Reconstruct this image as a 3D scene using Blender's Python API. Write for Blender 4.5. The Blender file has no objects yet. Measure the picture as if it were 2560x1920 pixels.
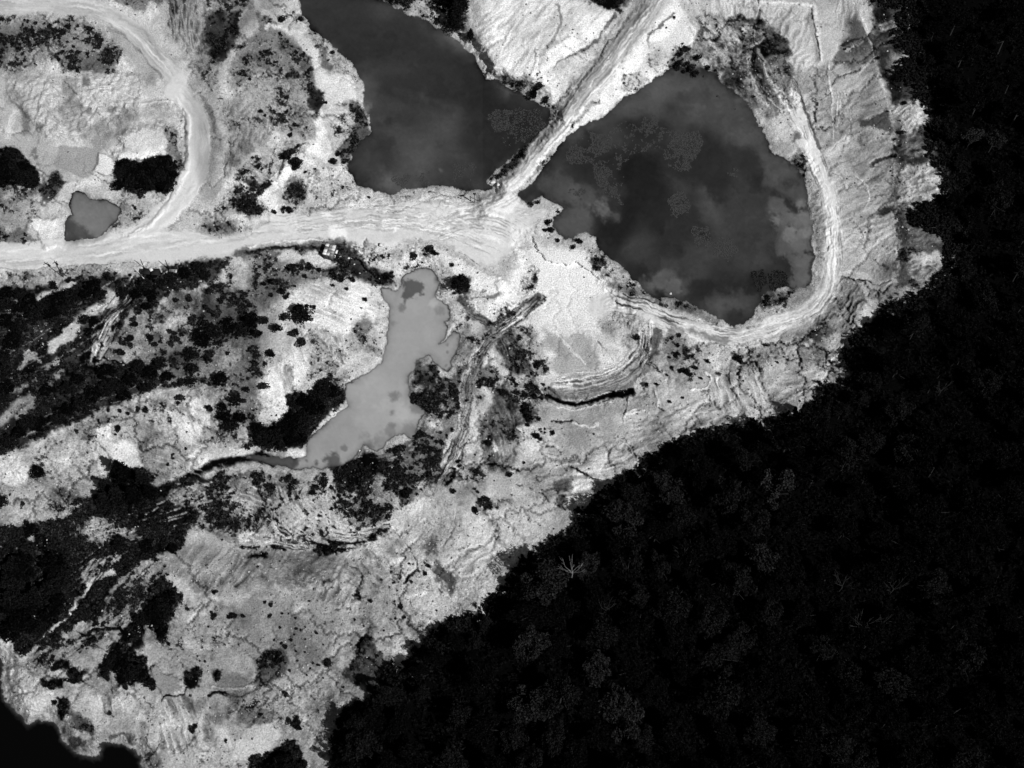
import bpy, math, random
import numpy as np
random.seed(7); RNG = np.random.default_rng(11)
C = bpy.context.scene.collection
SC = bpy.context.scene
STEP = 2.0                       # terrain sampling, in photograph pixels (0.1 m of ground each)

# ------------------------------------------------------------------ camera
TILT, FOC, DIST = math.radians(25), 3600.0, 360.0
cam_d = bpy.data.cameras.new('camera'); cam = bpy.data.objects.new('camera', cam_d); C.objects.link(cam)
cam_d.sensor_width = 36; cam_d.lens = 36 * FOC / 2560; cam_d.clip_start = 1; cam_d.clip_end = 20000
CAM = np.array([0, -DIST * math.sin(TILT), DIST * math.cos(TILT)])
cam.location = CAM; cam.rotation_euler = (TILT, 0, 0); SC.camera = cam
# ------------------------------------------------------------------ world and sun
SUN_EL, SUN_TO = math.radians(50), (0.78, -0.63)       # the sun stands beyond the lower right
w = bpy.data.worlds.new('World'); SC.world = w; w.use_nodes = True
nt = w.node_tree; nt.nodes.clear()
sky = nt.nodes.new('ShaderNodeTexSky'); sky.sky_type = 'NISHITA'; sky.sun_disc = False
sky.sun_elevation = SUN_EL; sky.sun_rotation = math.atan2(SUN_TO[0], SUN_TO[1])
bw = nt.nodes.new('ShaderNodeSeparateColor'); bg = nt.nodes.new('ShaderNodeBackground'); bg.inputs[1].default_value = 0.05   # monochrome photograph through a red filter: the red of the sky only
wo = nt.nodes.new('ShaderNodeOutputWorld')
rf_ = nt.nodes.new('ShaderNodeMath'); rf_.operation = 'MULTIPLY'; rf_.inputs[1].default_value = .55   # deep red filter holds the sky light back
nt.links.new(sky.outputs[0], bw.inputs[0]); nt.links.new(bw.outputs[0], rf_.inputs[0]); nt.links.new(rf_.outputs[0], bg.inputs[0]); nt.links.new(bg.outputs[0], wo.inputs[0])
sd = bpy.data.lights.new('sun', 'SUN'); sd.energy = 4.55; sd.angle = math.radians(0.55); sd.color = (1, 1, 1)
so = bpy.data.objects.new('sun', sd); C.objects.link(so)
_n = math.hypot(*SUN_TO)
from mathutils import Vector
so.rotation_euler = Vector((SUN_TO[0]/_n*math.cos(SUN_EL), SUN_TO[1]/_n*math.cos(SUN_EL), math.sin(SUN_EL))).to_track_quat('Z', 'Y').to_euler()
SC.view_settings.view_transform = 'Standard'; SC.view_settings.look = 'None'
SC.view_settings.exposure = 0.0; SC.view_settings.gamma = 1
LIGHT = 1.12                      # radiance of a white level surface under this light

# ------------------------------------------------------------------ surveying: picture position + height -> ground point
def ray(u, v):
    ct, st = math.cos(TILT), math.sin(TILT)
    x = u - 1280.0; y = 960.0 - v
    return x, st * FOC + y * ct, -ct * FOC + y * st
def world(u, v, z):
    dx, dy, dz = ray(u, v); t = (z - CAM[2]) / dz
    return CAM[0] + dx * t, CAM[1] + dy * t, z + 0 * t
TILE = {}
for _i, _c in enumerate('abcdefghijkl'): TILE[_c] = ((_i % 4) * 640, (_i // 4) * 640, 640 / 1659)
TILE['G'] = (0, 0, 2560 / 2212); TILE['p'] = (0, 0, 1)
TILE['m'] = (0, 640, 400 / 2212); TILE['n'] = (1040, 640, 400 / 2212); TILE['o'] = (1040, 940, 400 / 2212)
def P(s):
    out = []; t = TILE['p']; buf = []
    for k in s.split():
        if k in TILE: t = TILE[k]; continue
        buf.append(float(k))
        if len(buf) == 2: out.append((t[0] + buf[0] * t[2], t[1] + buf[1] * t[2])); buf = []
    return out
# ------------------------------------------------------------------ canvases over the surveyed area
U0, U1, V0, V1 = -240.0, 2800.0, -240.0, 2160.0
us = np.arange(U0, U1 + .1, STEP); vs = np.arange(V0, V1 + .1, STEP)
NX, NY = len(us), len(vs); UU, VV = np.meshgrid(us, vs); UU = UU.astype(np.float32); VV = VV.astype(np.float32)
def sm(x): x = np.clip(x, 0, 1); return x * x * (3 - 2 * x)
_tabs = {}
def vnoise(x, y, seed=0):
    t = _tabs.setdefault(seed, np.random.default_rng(seed + 100).random((256, 256), dtype=np.float32))
    xi = np.floor(x).astype(np.int32); yi = np.floor(y).astype(np.int32); fx = x - xi; fy = y - yi
    fx = fx * fx * (3 - 2 * fx); fy = fy * fy * (3 - 2 * fy)
    x0 = xi & 255; x1 = (xi + 1) & 255; y0 = yi & 255; y1 = (yi + 1) & 255
    a = t[y0, x0]; b = t[y0, x1]; c = t[y1, x0]; d = t[y1, x1]
    a = a + (b - a) * fx; c = c + (d - c) * fx
    return a + (c - a) * fy
def fbm(x, y, octv=4, seed=0, gain=.5):                 # -1 .. 1
    s = 0; a = 1; n = 0
    for o in range(octv):
        s = s + a * (vnoise(x * 2 ** o + 17.3 * o, y * 2 ** o + 9.1 * o, seed + o) - .5) * 2; n += a; a *= gain
    return s / n * 1.5
WARPS = fbm(UU / 90, VV / 90, 2, 6, .5)
WARP = fbm(UU / 60, VV / 60, 5, 1, .62)                 # one wandering field breaks every traced outline
WARPF = fbm(UU / 18, VV / 18, 4, 40, .75)
DX = (5 * fbm(UU / 40, VV / 40, 3, 140, .6) + 3.2 * fbm(UU / 11, VV / 11, 3, 150, .7)).astype(np.float32); DY = (5 * fbm(UU / 40, VV / 40, 3, 160, .6) + 3.2 * fbm(UU / 11, VV / 11, 3, 170, .7)).astype(np.float32)
BRK = vnoise(UU / 16, VV / 16, 180) * .6 + vnoise(UU / 6, VV / 6, 181) * .4
def seg_field(pts, closed, pad, wk=.8):
    """distance to the outline (negative inside when closed) inside its box, plus signed side and run along it"""
    xs = [p[0] for p in pts]; ys = [p[1] for p in pts]
    i0 = max(0, int((min(xs) - pad - U0) / STEP)); i1 = min(NX, int((max(xs) + pad - U0) / STEP) + 2)
    j0 = max(0, int((min(ys) - pad - V0) / STEP)); j1 = min(NY, int((max(ys) + pad - V0) / STEP) + 2)
    if i1 <= i0 or j1 <= j0: return None
    sl = (slice(j0, j1), slice(i0, i1)); X = UU[sl] + DX[sl] * wk; Y = VV[sl] + DY[sl] * wk
    best = np.full(X.shape, 1e9, np.float32); side = np.zeros_like(best); run = np.zeros_like(best); ins = np.zeros(X.shape, bool)
    L = 0; n = len(pts)
    for k in range(n if closed else n - 1):
        ax, ay = pts[k]; bx, by = pts[(k + 1) % n]; dx, dy = bx - ax, by - ay; l = math.hypot(dx, dy) or 1e-6
        px, py = X - ax, Y - ay
        t = np.clip((px * dx + py * dy) / (l * l), 0, 1)
        d = np.hypot(px - t * dx, py - t * dy)
        m = d < best; best = np.where(m, d, best)
        if not closed:
            side = np.where(m, np.sign(px * dy - py * dx) * d, side); run = np.where(m, L + t * l, run)
        else:
            ins ^= ((ay > Y) != (by > Y)) & (X < (bx - ax) * (Y - ay) / ((by - ay) or 1e-6) + ax)
        L += l
    if closed: best = np.where(ins, -best, best)
    return sl, best, side, run
def smooth(pts, closed=False, n=5):
    out = []; N = len(pts); rng = range(N if closed else N - 1)
    g = (lambda i: pts[i % N]) if closed else (lambda i: pts[min(max(i, 0), N - 1)])
    for i in rng:
        p0, p1, p2, p3 = g(i - 1), g(i), g(i + 1), g(i + 2)
        for k in range(n):
            t = k / n; t2 = t * t; t3 = t2 * t
            out.append(tuple(.5 * (2 * p1[a] + (p2[a] - p0[a]) * t + (2 * p0[a] - 5 * p1[a] + 4 * p2[a] - p3[a]) * t2 + (3 * p1[a] - p0[a] - 3 * p2[a] + p3[a]) * t3) for a in (0, 1)))
    if not closed: out.append(pts[-1])
    return out
A = np.full((NY, NX), 190, np.float32)                  # surface tone (converted to albedo at the end)
H = np.zeros((NY, NX), np.float32)                      # height, metres
D = np.zeros((NY, NX), np.float32)                      # low scrub cover 0..1
DS = np.zeros((NY, NX), np.float32)                     # the same, growing in streaks along the slope
T = np.full((NY, NX), 1., np.float32)                   # roughness of the tone
WV = np.full((NY, NX), 55, np.float32)                  # water tone
ROAD = np.zeros((NY, NX), np.float32)
def mask(s, soft, warp, grow=0, closed=True):
    big = soft >= 30; f = seg_field(P(s), closed, soft + warp * 1.6 + max(grow, 0) + 14, 0 if big else .8)
    if f is None: return None
    sl, d, _, _ = f
    return sl, sm(.5 - (d - grow + (WARPS if big else WARP)[sl] * warp + WARPF[sl] * min(warp, 12) * (0 if big else .75)) / (soft * 2))
def R(s, V=None, D_=None, DS_=None, T_=None, soft=6, warp=12, h=None, amt=1., road=0, water=False, add=0):
    r = mask(s, soft, warp)
    if r is None: return
    sl, m = r; m = m * amt
    if V is not None:
        tgt = WV if water else A
        tgt[sl] += (V - tgt[sl]) * m
    if add: A[sl] += add * m
    if D_ is not None: D[sl] += (D_ - D[sl]) * m
    if DS_ is not None: DS[sl] += (DS_ - DS[sl]) * m
    if T_ is not None: T[sl] += (T_ - T[sl]) * m
    if h is not None:
        H[sl] += h * m
    if road: ROAD[sl] = np.maximum(ROAD[sl], m)
def B(t, x, y, r, V=None, water=False, **k):            # a roundish patch
    n = 12; s = TILE[t]
    cx, cy, rr = s[0] + x * s[2], s[1] + y * s[2], r * s[2]
    R('p ' + ' '.join('%.1f %.1f' % (cx + rr * math.cos(a * 2 * math.pi / n), cy + rr * math.sin(a * 2 * math.pi / n)) for a in range(n)),
      V, soft=k.pop('soft', max(2, rr * (.6 if water else .45))), warp=k.pop('warp', rr * .8 if water else rr * .6), water=water, amt=k.pop('amt', .8 if water else .9), **k)
def ruts(s, offs, V=70, w=1.0, amt=.6, h=-.12, jit=2.5, seed=0, D_=None):
    """wheel ruts: thin broken lines keeping their distance from one path"""
    base = smooth(P(s), False, 4); rr = random.Random(seed)
    for o in offs:
        q = []; ph = rr.random() * 6
        for i, p in enumerate(base):
            a = base[max(i - 1, 0)]; b = base[min(i + 1, len(base) - 1)]; l = math.hypot(b[0] - a[0], b[1] - a[1]) or 1; k = o + jit * math.sin(i * .35 + ph)
            q.append((p[0] - (b[1] - a[1]) / l * k, p[1] + (b[0] - a[0]) / l * k))
        c = rr.randint(0, len(q) // 5); e = len(q) - rr.randint(0, len(q) // 5)
        if e - c > 2: L('p ' + ' '.join('%.1f %.1f' % t for t in q[c:e]), w, V, h, 1.5, amt, crv=False, wk=.5, brk=1, D_=D_, DS_=D_)
def L(s, w, V=None, h=0, warp=4, amt=1., streak=0, sf=.35, soft=None, T_=None, road=0, D_=None, DS_=None, hs=0, crv=True, wk=.8, brk=0):
    """a band along a path: track, crack, gully, bank. streak = ruts running along it, h = raise, hs = height of the ruts"""
    pts = P(s); ks = {'G': 1, 'p': 1, 'm': .5, 'n': .55, 'o': .55}.get(s.split()[0], .42)
    if crv and len(pts) > 2: pts = smooth(pts, False, 4)
    w = max(w * ks, .9); soft = max(soft * ks, .8) if soft is not None else max(w * .5, .8); warp = min(warp, max(w * 1.2, 1.5))
    f = seg_field(pts, False, w + soft + warp * 1.6 + 14, wk)
    if f is None: return
    sl, d, side, run = f
    wb = WARP[sl] * warp
    m = sm(.5 - (d - w + wb + WARPF[sl] * min(warp, 6) * .4) / (soft * 2 + .01)) * amt
    if brk: m = m * sm((BRK[sl] - .28) * 4)
    if V is not None: A[sl] += (V - A[sl]) * m
    if T_ is not None: T[sl] += (T_ - T[sl]) * m
    if D_ is not None: D[sl] += (D_ - D[sl]) * m
    if DS_ is not None: DS[sl] += (DS_ - DS[sl]) * m
    if streak or hs:
        q = fbm((side + wb * .5 + WARPF[sl] * 1.2) * sf * .95, run / 60 + WARP[sl] * .5, 3, 60, .75) * (.4 + 1.2 * vnoise(UU[sl] / 40, VV[sl] / 40, 66)) * sm(run / 30) * sm((run.max() - run) / 30)
        A[sl] += q * streak * 1.25 * m; H[sl] += q * hs * m
    if h: H[sl] += h * m
    if road: ROAD[sl] = np.maximum(ROAD[sl], m)
def rill(s, ang, f, asp, aV, aH, soft=10, warp=10, seed=80):   # erosion lines running in direction ang (deg, y down)
    r = mask(s, soft, warp)
    if r is None: return
    sl, m = r; c, sn = math.cos(math.radians(ang)), math.sin(math.radians(ang))
    al = UU[sl] * c + VV[sl] * sn; ac = -UU[sl] * sn + VV[sl] * c + WARP[sl] * 10
    n = 1 - 2 * np.abs(fbm(ac * f, al * f / asp, 3, seed, .55))
    A[sl] += (n - .35) * aV * m; H[sl] += (n - .35) * aH * m
def crack(s, w=3, V=60, h=-.35, warp=3, amt=.85): L(s, w, V, h, warp, amt, soft=w * .8, wk=1.3, brk=1)
# ------------------------------------------------------------------ outlines of the waters and of the wood
POND = {
 'upper': ('b 280 -40 330 120 400 200 500 300 600 390 660 480 690 570 710 680 740 760 745 850 700 910 640 980 590 1070 620 1120 650 1190 720 1220 800 1240 880 1265 930 1225 1040 1225 1130 1210 1200 1205 1290 1215 1380 1235 1470 1240 1530 1215 1490 1165 1560 1100 1640 1030 c 30 990 90 935 140 930 180 860 230 800 240 720 200 690 120 650 50 600 b 1600 560 1560 530 1490 510 1440 430 1420 380 1370 310 1290 250 1240 210 1150 180 1080 130 980 90 900 50 760 -10 500 -60', -1.2),
 'right': ('c 50 1250 140 1180 200 1100 250 1020 330 940 380 870 480 800 570 770 640 710 720 650 800 610 860 570 920 520 1000 480 1060 440 1180 430 1280 450 1370 560 1450 600 1530 700 1570 770 1620 860 1659 930 d 20 980 60 1010 130 1040 200 1110 245 1190 255 1270 270 1400 290 1500 300 1640 h 300 60 285 180 200 190 150 205 100 190 0 250 g 1650 240 1600 300 1560 380 1500 430 1440 442 1400 430 1310 380 1230 350 1150 310 1060 280 1010 250 940 275 880 230 830 170 780 160 700 60 640 10 c 600 1640 550 1600 540 1540 480 1510 430 1515 340 1560 300 1520 270 1470 280 1420 330 1350 250 1300 200 1275 150 1300 90 1315', -1.2),
 'milky': ('f 800 220 850 215 900 230 935 200 940 160 980 110 1050 82 1110 80 1170 100 1190 170 1160 230 1170 290 1230 310 1255 360 1240 420 1220 430 1240 470 1195 570 1270 490 1320 500 1325 550 1300 610 1260 690 1275 720 1240 755 1200 730 1150 680 1120 655 1040 680 1030 740 990 780 1000 870 1005 950 1080 1000 1055 1060 1030 1150 1000 1185 960 1150 880 1180 820 1240 790 1275 740 1250 700 1230 650 1290 580 1340 520 1360 430 1390 370 1370 280 1395 200 1360 100 1340 -60 1318 -60 1296 100 1303 220 1310 315 1300 330 1210 390 1130 480 1070 600 970 580 900 590 830 650 800 740 750 820 670 850 560 855 440 860 340 820 270', -1.5),
 'mud': ('a 490 1240 550 1262 600 1300 680 1300 780 1350 750 1420 700 1490 640 1530 540 1540 420 1560 440 1430 480 1400 460 1330', -.6),
 'corner': ('i -200 900 0 960 15 1040 30 1180 80 1260 150 1350 190 1375 240 1345 300 1340 360 1370 400 1450 480 1560 620 1590 660 1520 740 1500 820 1500 880 1560 920 1600 935 1800 900 2300 -700 2300 -700 900', -3.0),
}
WOOD = 'd 690 -60 870 60 900 130 850 190 830 250 950 340 940 400 860 460 960 560 1040 640 1070 740 1070 900 1090 1020 1150 1110 1145 1280 1080 1340 950 1360 960 1430 1110 1480 1200 1560 1180 1659 h 1180 100 1060 200 1000 280 900 320 760 380 730 440 660 480 600 520 570 600 530 660 570 760 560 830 450 850 370 870 340 950 230 1040 60 1080 0 1120 g 1560 1130 1380 1160 1200 1200 1060 1260 920 1330 850 1400 700 1480 620 1560 520 1640 k 440 30 430 130 330 200 200 260 100 330 20 450 j 1659 510 1540 590 1450 680 1260 760 1130 850 1020 970 960 1080 860 1020 830 1120 760 1250 600 1320 560 1400 530 1480 500 1659 480 2400 p 4200 3600 4200 -1200 2400 -1200'
def features():
    # ---------------- broad relief
    R('d 430 -300 620 0 740 400 830 700 870 1300 900 1659 h 830 150 720 330 600 560 560 900 g 1659 1150 1300 1220 1000 1350 700 1480 k 400 200 20 480 j 1400 720 1050 980 860 1100 600 1320 480 2500 p 4500 4000 4500 -1500 d 430 -1500', h=6, soft=110, warp=30)
    R('d 880 -300 900 0 960 500 1100 900 1200 1400 1100 1659 h 1100 600 p 4500 1200 4500 -1500', h=-3.5, soft=60, warp=20)
    R('g 150 1000 700 980 1300 760 1659 640 h 300 640 700 900 g 1659 1300 900 1659 o 2200 2000 900 1659 300 1500 k 20 480 j 800 1400 700 2600 i -300 2600 -300 700 700 250 1600 250 j 700 300 1300 100 g 0 1000', h=2.2, soft=50, warp=30)
    R('G 990 -200 1400 -200 1300 60 1180 190 1060 160 1020 80', h=5, soft=60)
    R('G 470 60 560 30 640 110 700 230 680 300 560 400 470 420 430 250', h=4, soft=45)
    R('G 600 620 760 600 820 660 820 760 700 860 560 900 520 800', h=4.5, soft=40)
    R('G 0 640 260 600 420 620 520 760 560 900 300 930 60 1040 -200 1100 -200 640', h=2.5, soft=50)
    R('G 1120 500 1250 520 1330 640 1400 740 1390 840 1300 870 1170 850 1090 720', h=-1.6, soft=22)
    L('G 1060 440 1130 365 1200 285 1270 200 1340 115 1400 50 1470 -40', 34, None, 2.6, soft=26, warp=6)
    # ---------------- tone: left third, top
    R('a -300 60 300 110 560 120 700 200 800 320 780 440 500 450 250 420 0 470 -300 470', 150, D_=.55, soft=14)
    R('a -300 230 200 170 450 160 430 260 250 280 100 330 -300 460', 115, D_=.7, soft=14)
    R('a 360 370 480 330 700 370 740 410 660 450 420 460', 105, D_=.72)
    B('a', 130, 480, 75, 205); R('a -300 440 280 430 290 500 -300 520', 178); B('a', 340, 430, 60, 212)
    R('a -300 520 920 490 900 560 880 700 700 820 620 940 300 900 180 760 0 700 -300 700', 196, soft=10, T_=.35)
    for x, y, r, v in [(460, 560, 60, 150), (560, 525, 26, 120), (580, 590, 35, 160), (90, 640, 60, 165), (450, 680, 45, 140), (510, 700, 30, 130), (400, 720, 30, 150), (730, 715, 30, 140), (570, 725, 25, 135), (840, 735, 50, 145), (160, 720, 30, 150), (250, 820, 50, 140), (750, 790, 45, 145), (480, 770, 70, 165), (640, 870, 80, 150), (780, 890, 60, 160)]: B('a', x, y, r, v)
    R('a -300 700 60 700 180 690 200 800 250 860 390 930 400 1010 350 1090 230 1060 180 1010 0 980 -300 980', 184, T_=.5)
    R('a 380 935 640 960 650 1000 640 1060 600 1150 540 1150 430 1120 345 1060', 160, T_=.35, warp=4, soft=3)
    R('a 640 990 700 1000 735 1040 755 1080 760 1140 690 1140 620 1112 645 1060', 228, T_=.3, warp=3, soft=3, h=1.2)
    R('a 120 700 170 710 180 830 150 900 130 880 160 800', 140); R('a 55 720 95 730 80 800 60 910 45 900', 215)
    R('a 245 880 255 900 235 1040 195 1010 200 970', 125)
    R('a 790 880 920 790 1060 830 1090 920 1060 1000 900 1035 760 1040 745 1000 800 960', 200, h=1.6, soft=9)
    R('a 1070 920 1060 1000 900 1040 750 1050 745 1000 900 990 1010 960', 228, soft=5, warp=4)
    R('a 1080 830 1150 850 1170 950 1160 1080 1100 990 1060 900', 130, D_=.6)
    R('a 900 640 1100 640 1180 680 1200 800 1050 820 960 760 860 780 830 720', 176)
    L('a 910 680 1000 660 1100 660 1165 690', 9, 215, .5); crack('a 1150 650 1190 740 1200 880 1205 980 1180 1080 1150 1200 1060 1330 980 1430 870 1520 700 1560 560 1590 430 1580', 4, 95)
    L('a 1190 720 1215 800 1215 980 1195 1100 1150 1230 1060 1360 960 1460 840 1530', 11, 150, .4, streak=25)
    R('a -300 1200 200 1210 260 1250 180 1300 0 1360 -300 1360', 120, D_=.45); L('a 0 1320 110 1240 220 1220', 22, 180)
    R('a -300 1340 250 1290 280 1400 250 1450 100 1480 -300 1480', 165, D_=.3)
    R('a -300 1480 150 1480 250 1560 260 1600 -300 1600', 120, D_=.62)
    R('a 240 1180 400 1140 440 1180 380 1260 330 1290 280 1330 250 1250', 90, D_=.75)
    R('a 400 1190 500 1180 540 1250 460 1330 470 1400 380 1420 300 1420 310 1350 380 1280', 205)
    R('a 200 1420 420 1400 440 1440 410 1560 400 1590 300 1600 260 1540 190 1480', 218, h=.8)
    R('a 500 1190 640 1160 790 1170 820 1290 780 1340 700 1300 600 1300 540 1250', 215)
    R('a 780 1180 960 1250 1080 1250 1180 1160 1200 1230 1080 1350 940 1450 760 1540 660 1540 770 1400', 178, D_=.42)
    R('a -300 990 80 955 130 990 180 1040 250 1130 262 1190 200 1215 60 1190 -300 1190', 24, D_=.99, soft=3, warp=5)
    R('a 760 1050 830 1035 900 1040 1000 1010 1060 1020 1100 1010 1120 1080 1150 1130 1110 1200 1060 1240 960 1245 900 1260 820 1230 780 1180 760 1120', 18, D_=.99, soft=3, warp=5)
    R('a 930 420 860 350 800 360 740 430 760 480 860 480', 215, soft=9)
    R('a 1060 -100 1340 -100 1340 350 1230 370 1180 300 1080 240', 140, DS_=0, soft=14); rill('a 1060 -100 1340 -100 1330 350 1230 370 1180 300 1080 240', 88, .13, 5, 50, .1)
    R('a 700 -60 1040 -60 1040 60 900 90 760 20', 120, D_=.35); B('a', 990, 80, 45, 215)
    R('a 1340 60 1560 20 1570 180 1510 280 1400 400 1340 330', 80, D_=.85); R('a 1340 -60 1659 -60 1659 60 1560 70 1340 60', 150, D_=.5)
    R('a 1230 330 1400 400 1400 560 1480 650 1400 720 1330 600 1250 480', 190, D_=.22)
    # hill between the loop road and the upper pond
    R('a 1480 620 1640 480 b 200 420 330 480 380 560 330 640 200 800 0 960 a 1560 1200 1460 1150 1480 900 1420 760', 172, D_=.22)
    R('a 1659 200 1560 300 1480 440 1500 600 b 60 480 200 380 260 300 180 200 60 160', 155, D_=.55)
    R('b 0 80 130 130 200 200 270 290 350 370 390 500 400 640 300 560 220 480 150 380 40 330 0 330', 150, D_=.55)
    R('b 150 480 330 480 420 640 390 900 300 920 180 860 150 700', 175, D_=.38)
    R('a 1480 650 1620 620 b 30 780 100 850 60 960 0 980 a 1470 1150 1480 1000 1500 860', 150, D_=.15); rill('a 1480 650 1620 620 b 100 850 0 980 a 1470 1150', 105, .1, 4, 30, .12)
    crack('a 1475 900 1500 1000 1450 1130 1480 1180'); crack('a 1570 800 1540 900 1500 960')
    R('b 0 1000 150 960 240 900 330 960 280 1000 150 1100 60 1190 0 1210 a 1500 1180 1580 1020', 168, D_=.5)
    R('a 1480 1180 1620 1140 1659 1200 b 60 1200 0 1260 a 1560 1320 1400 1400 1300 1480 1350 1380 1430 1260', 185, D_=.42)
    R('a 1560 1240 1659 1220 b 100 1180 180 1100 230 1080 240 1130 190 1180 180 1260 170 1330 80 1360 0 1290 a 1620 1290', 228, soft=4, h=.8)
    R('a 1659 1300 1560 1300 1540 1380 1600 1420 b 20 1400 60 1360 0 1310', 30, D_=.9)
    R('a 1300 1470 1400 1400 1540 1440 1659 1480 1659 1520 1400 1540', 150, D_=.5); R('a 1500 1400 1600 1380 1620 1460 1540 1480', 215)
    R('b 180 1180 250 1130 330 1200 330 1290 250 1310 180 1280', 120, D_=.6); rill('b 180 1180 250 1130 330 1200 330 1290 250 1310 180 1280', 70, .14, 5, 60, .2)
    R('b 300 1000 430 1060 600 1080 650 1190 600 1230 400 1330 230 1370 350 1280 340 1200', 205, D_=.28)
    R('b 440 1070 560 1060 580 1130 520 1170 450 1120', 226); B('b', 390, 1170, 45, 226)
    R('b 60 160 150 150 260 190 330 210 400 290 430 400 460 460 600 470 650 520 660 640 560 690 450 690 430 700 420 760 430 850 500 900 520 960 480 1050 440 1070 380 1040 340 960 380 880 400 780 420 680 380 500 350 370 270 280 180 210', 222, D_=0, soft=4, T_=.6)
    R('b 150 30 300 70 420 210 560 360 640 460 690 600 640 520 560 480 450 460 430 390 400 290 330 210 200 150 130 90', 190, D_=.35)
    R('b 480 740 600 700 640 780 600 880 520 900 480 840', 200, D_=.35)
    R('b 520 680 640 640 700 690 745 800 745 860 640 980 560 1060 510 960 600 900 590 820 640 790 600 710', 95, D_=.78, DS_=.3)
    R('b 350 560 420 590 425 680 395 760 370 700', 60, D_=.8); L('b 450 320 440 400 480 440', 22, 110, D_=.6)
    L('b 70 1170 140 1100 230 1010 320 920', 5, 215, .4); L('b 80 1190 40 1210 -60 1180', 14, 60, D_=.7)
    crack('b 320 930 240 990 150 1100 90 1180', 5, 50)
    # ---------------- top centre
    R('b 760 -80 1100 -80 1250 60 1240 200 1120 170 1000 110 900 50', 165, D_=.6); B('b', 1180, 110, 60, 212); B('b', 950, 60, 22, 200); B('b', 1330, 230, 40, 190)
    R('b 1130 -80 1420 -80 1370 60 1370 200 1300 220 1250 150 1230 60', 60, D_=.9)
    R('b 1370 60 1430 -80 c 720 -80 640 100 560 230 420 340 250 460 150 520 60 560 0 560 b 1640 530 1500 510 1440 430 1420 330 1380 220', 222, T_=.8, soft=6)
    rill('b 1440 60 1659 -60 c 620 -60 560 200 250 450 60 540 b 1500 500 1440 330', 128, .06, 6, 20, .14)
    rill('b 1400 60 1659 0 1659 500 1480 440', 150, .08, 5, 18, .12, seed=90)
    L('c 290 30 310 130 290 230 210 330 170 360', 9, 150, D_=.45); L('c 160 370 250 300 370 240', 8, 185); L('c 165 300 160 400 150 460 80 560', 5, 232, .35)
    L('c 660 90 600 200 540 260 420 350 300 400 250 470', 7, 110, -.4, D_=.45); L('c 250 470 330 430 400 440 340 540 280 560', 24, 186)
    L('c 560 380 620 270 680 230 740 120', 5, 130, -.3, D_=.3); L('c 540 410 440 540 380 620 260 760 150 920', 6, 120, -.4, D_=.4)
    R('c 460 -80 720 -80 720 50 690 70 620 40 560 50 500 30', 40, D_=.85); B('c', 720, 20, 35, 150)
    R('c 250 470 480 330 560 330 440 500 300 660 200 700 150 560', 208, DS_=.08)
    R('b 1380 320 1430 400 1500 500 1659 560 c 0 640 b 1600 620 1500 540 1420 450', 200, D_=.3); R('c 0 520 60 500 220 540 240 600 240 700 160 660 0 620', 175, D_=.35)
    R('c -140 470 40 520 60 560 -100 530', 120, D_=.5); R('b 1560 540 1659 600 c 60 690 0 690', 205)
    # the causeway and its banks
    R('c 1100 0 1180 180 1210 260 1150 310 1050 350 1050 430 960 480 880 560 700 650 560 770 400 840 300 950 180 1120 120 1200 40 1230 0 1210 250 960 500 690 700 470 820 270 930 120 1000 -60', 226, D_=0, soft=5, T_=.6)
    R('c 760 480 880 480 900 540 820 600 760 580 740 520', 195, D_=.4); R('c 850 360 900 300 1010 350 1040 400 1000 460 930 470 880 430', 215, D_=.1)
    L('c 880 230 920 200 1000 130 1050 80', 7, 120, D_=.4); crack('c 880 230 880 330 890 400 960 470', 3, 130)
    L('c 560 660 480 700 400 790 330 860 260 970 160 1100 90 1190', 13, 170, D_=.5)
    L('c 260 700 200 860 120 940 60 1000 0 1090', 13, 150, D_=.55)
    R('c 0 1000 60 940 140 940 60 1040 0 1090 b 1600 1140 1540 1170 1510 1160 1570 1100', 70, D_=.85); L('b 1500 1165 1560 1110 1640 1040 c 20 1000', 4, 190); B('b', 1570, 1185, 32, 225)
    L('c -120 1250 60 1120 180 960 340 760 480 590 620 420 760 230 880 90 1000 -60', 60, 196, .2, road=1, streak=34, sf=.30, hs=.12, T_=.5)
    L('c 120 1130 300 900 460 690 600 520 700 400', 6, 230, .12); L('c 40 1120 250 840 500 520 700 250 850 30', 6, 160, -.1, warp=3); L('c 700 400 800 250 860 150', 5, 165, -.1)
    # ---------------- top right
    R('c 1130 -80 1659 -80 1659 120 1640 150 1500 115 1380 110 1250 70 1180 90', 205, T_=.6); rill('c 1180 -60 1659 -60 1659 150 1400 110 1230 80', 80, .1, 5, 22, .2)
    L('c 1560 -20 1600 30 1595 110 1575 150', 5, 120, -.5); L('c 1590 0 1659 20 d 100 0', 8, 222)
    R('c 1190 110 1260 80 1400 115 1500 115 1659 150 d 100 260 150 380 180 560 100 760 c 1659 780 1560 720 1460 590 1370 560 1300 460 1250 400 1200 330 1220 260', 122, D_=.22, T_=1.8)
    rill('c 1220 120 1659 200 d 60 400 c 1659 700 1460 590 1300 460 1210 300', 45, .09, 2, 60, .25)
    for x, y, r, v in [(1350, 190, 70, 165), (1260, 130, 50, 185), (1340, 330, 45, 160), (1520, 260, 60, 185), (1600, 230, 60, 190), (1560, 180, 40, 170), (1360, 500, 28, 200), (1440, 500, 70, 75), (1620, 320, 60, 80), (1240, 300, 45, 130), (1500, 640, 60, 150), (1600, 720, 40, 165), (1620, 420, 50, 130)]: B('c', x, y, r, v)
    for s in ['c 1430 240 1500 290 1570 300 1640 240', 'c 1480 180 1560 230 1640 210', 'c 1570 170 1560 300 1545 350', 'c 1500 270 1580 280', 'd 0 330 60 260 20 190']: L(s, 5, 215, .25)
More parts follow.
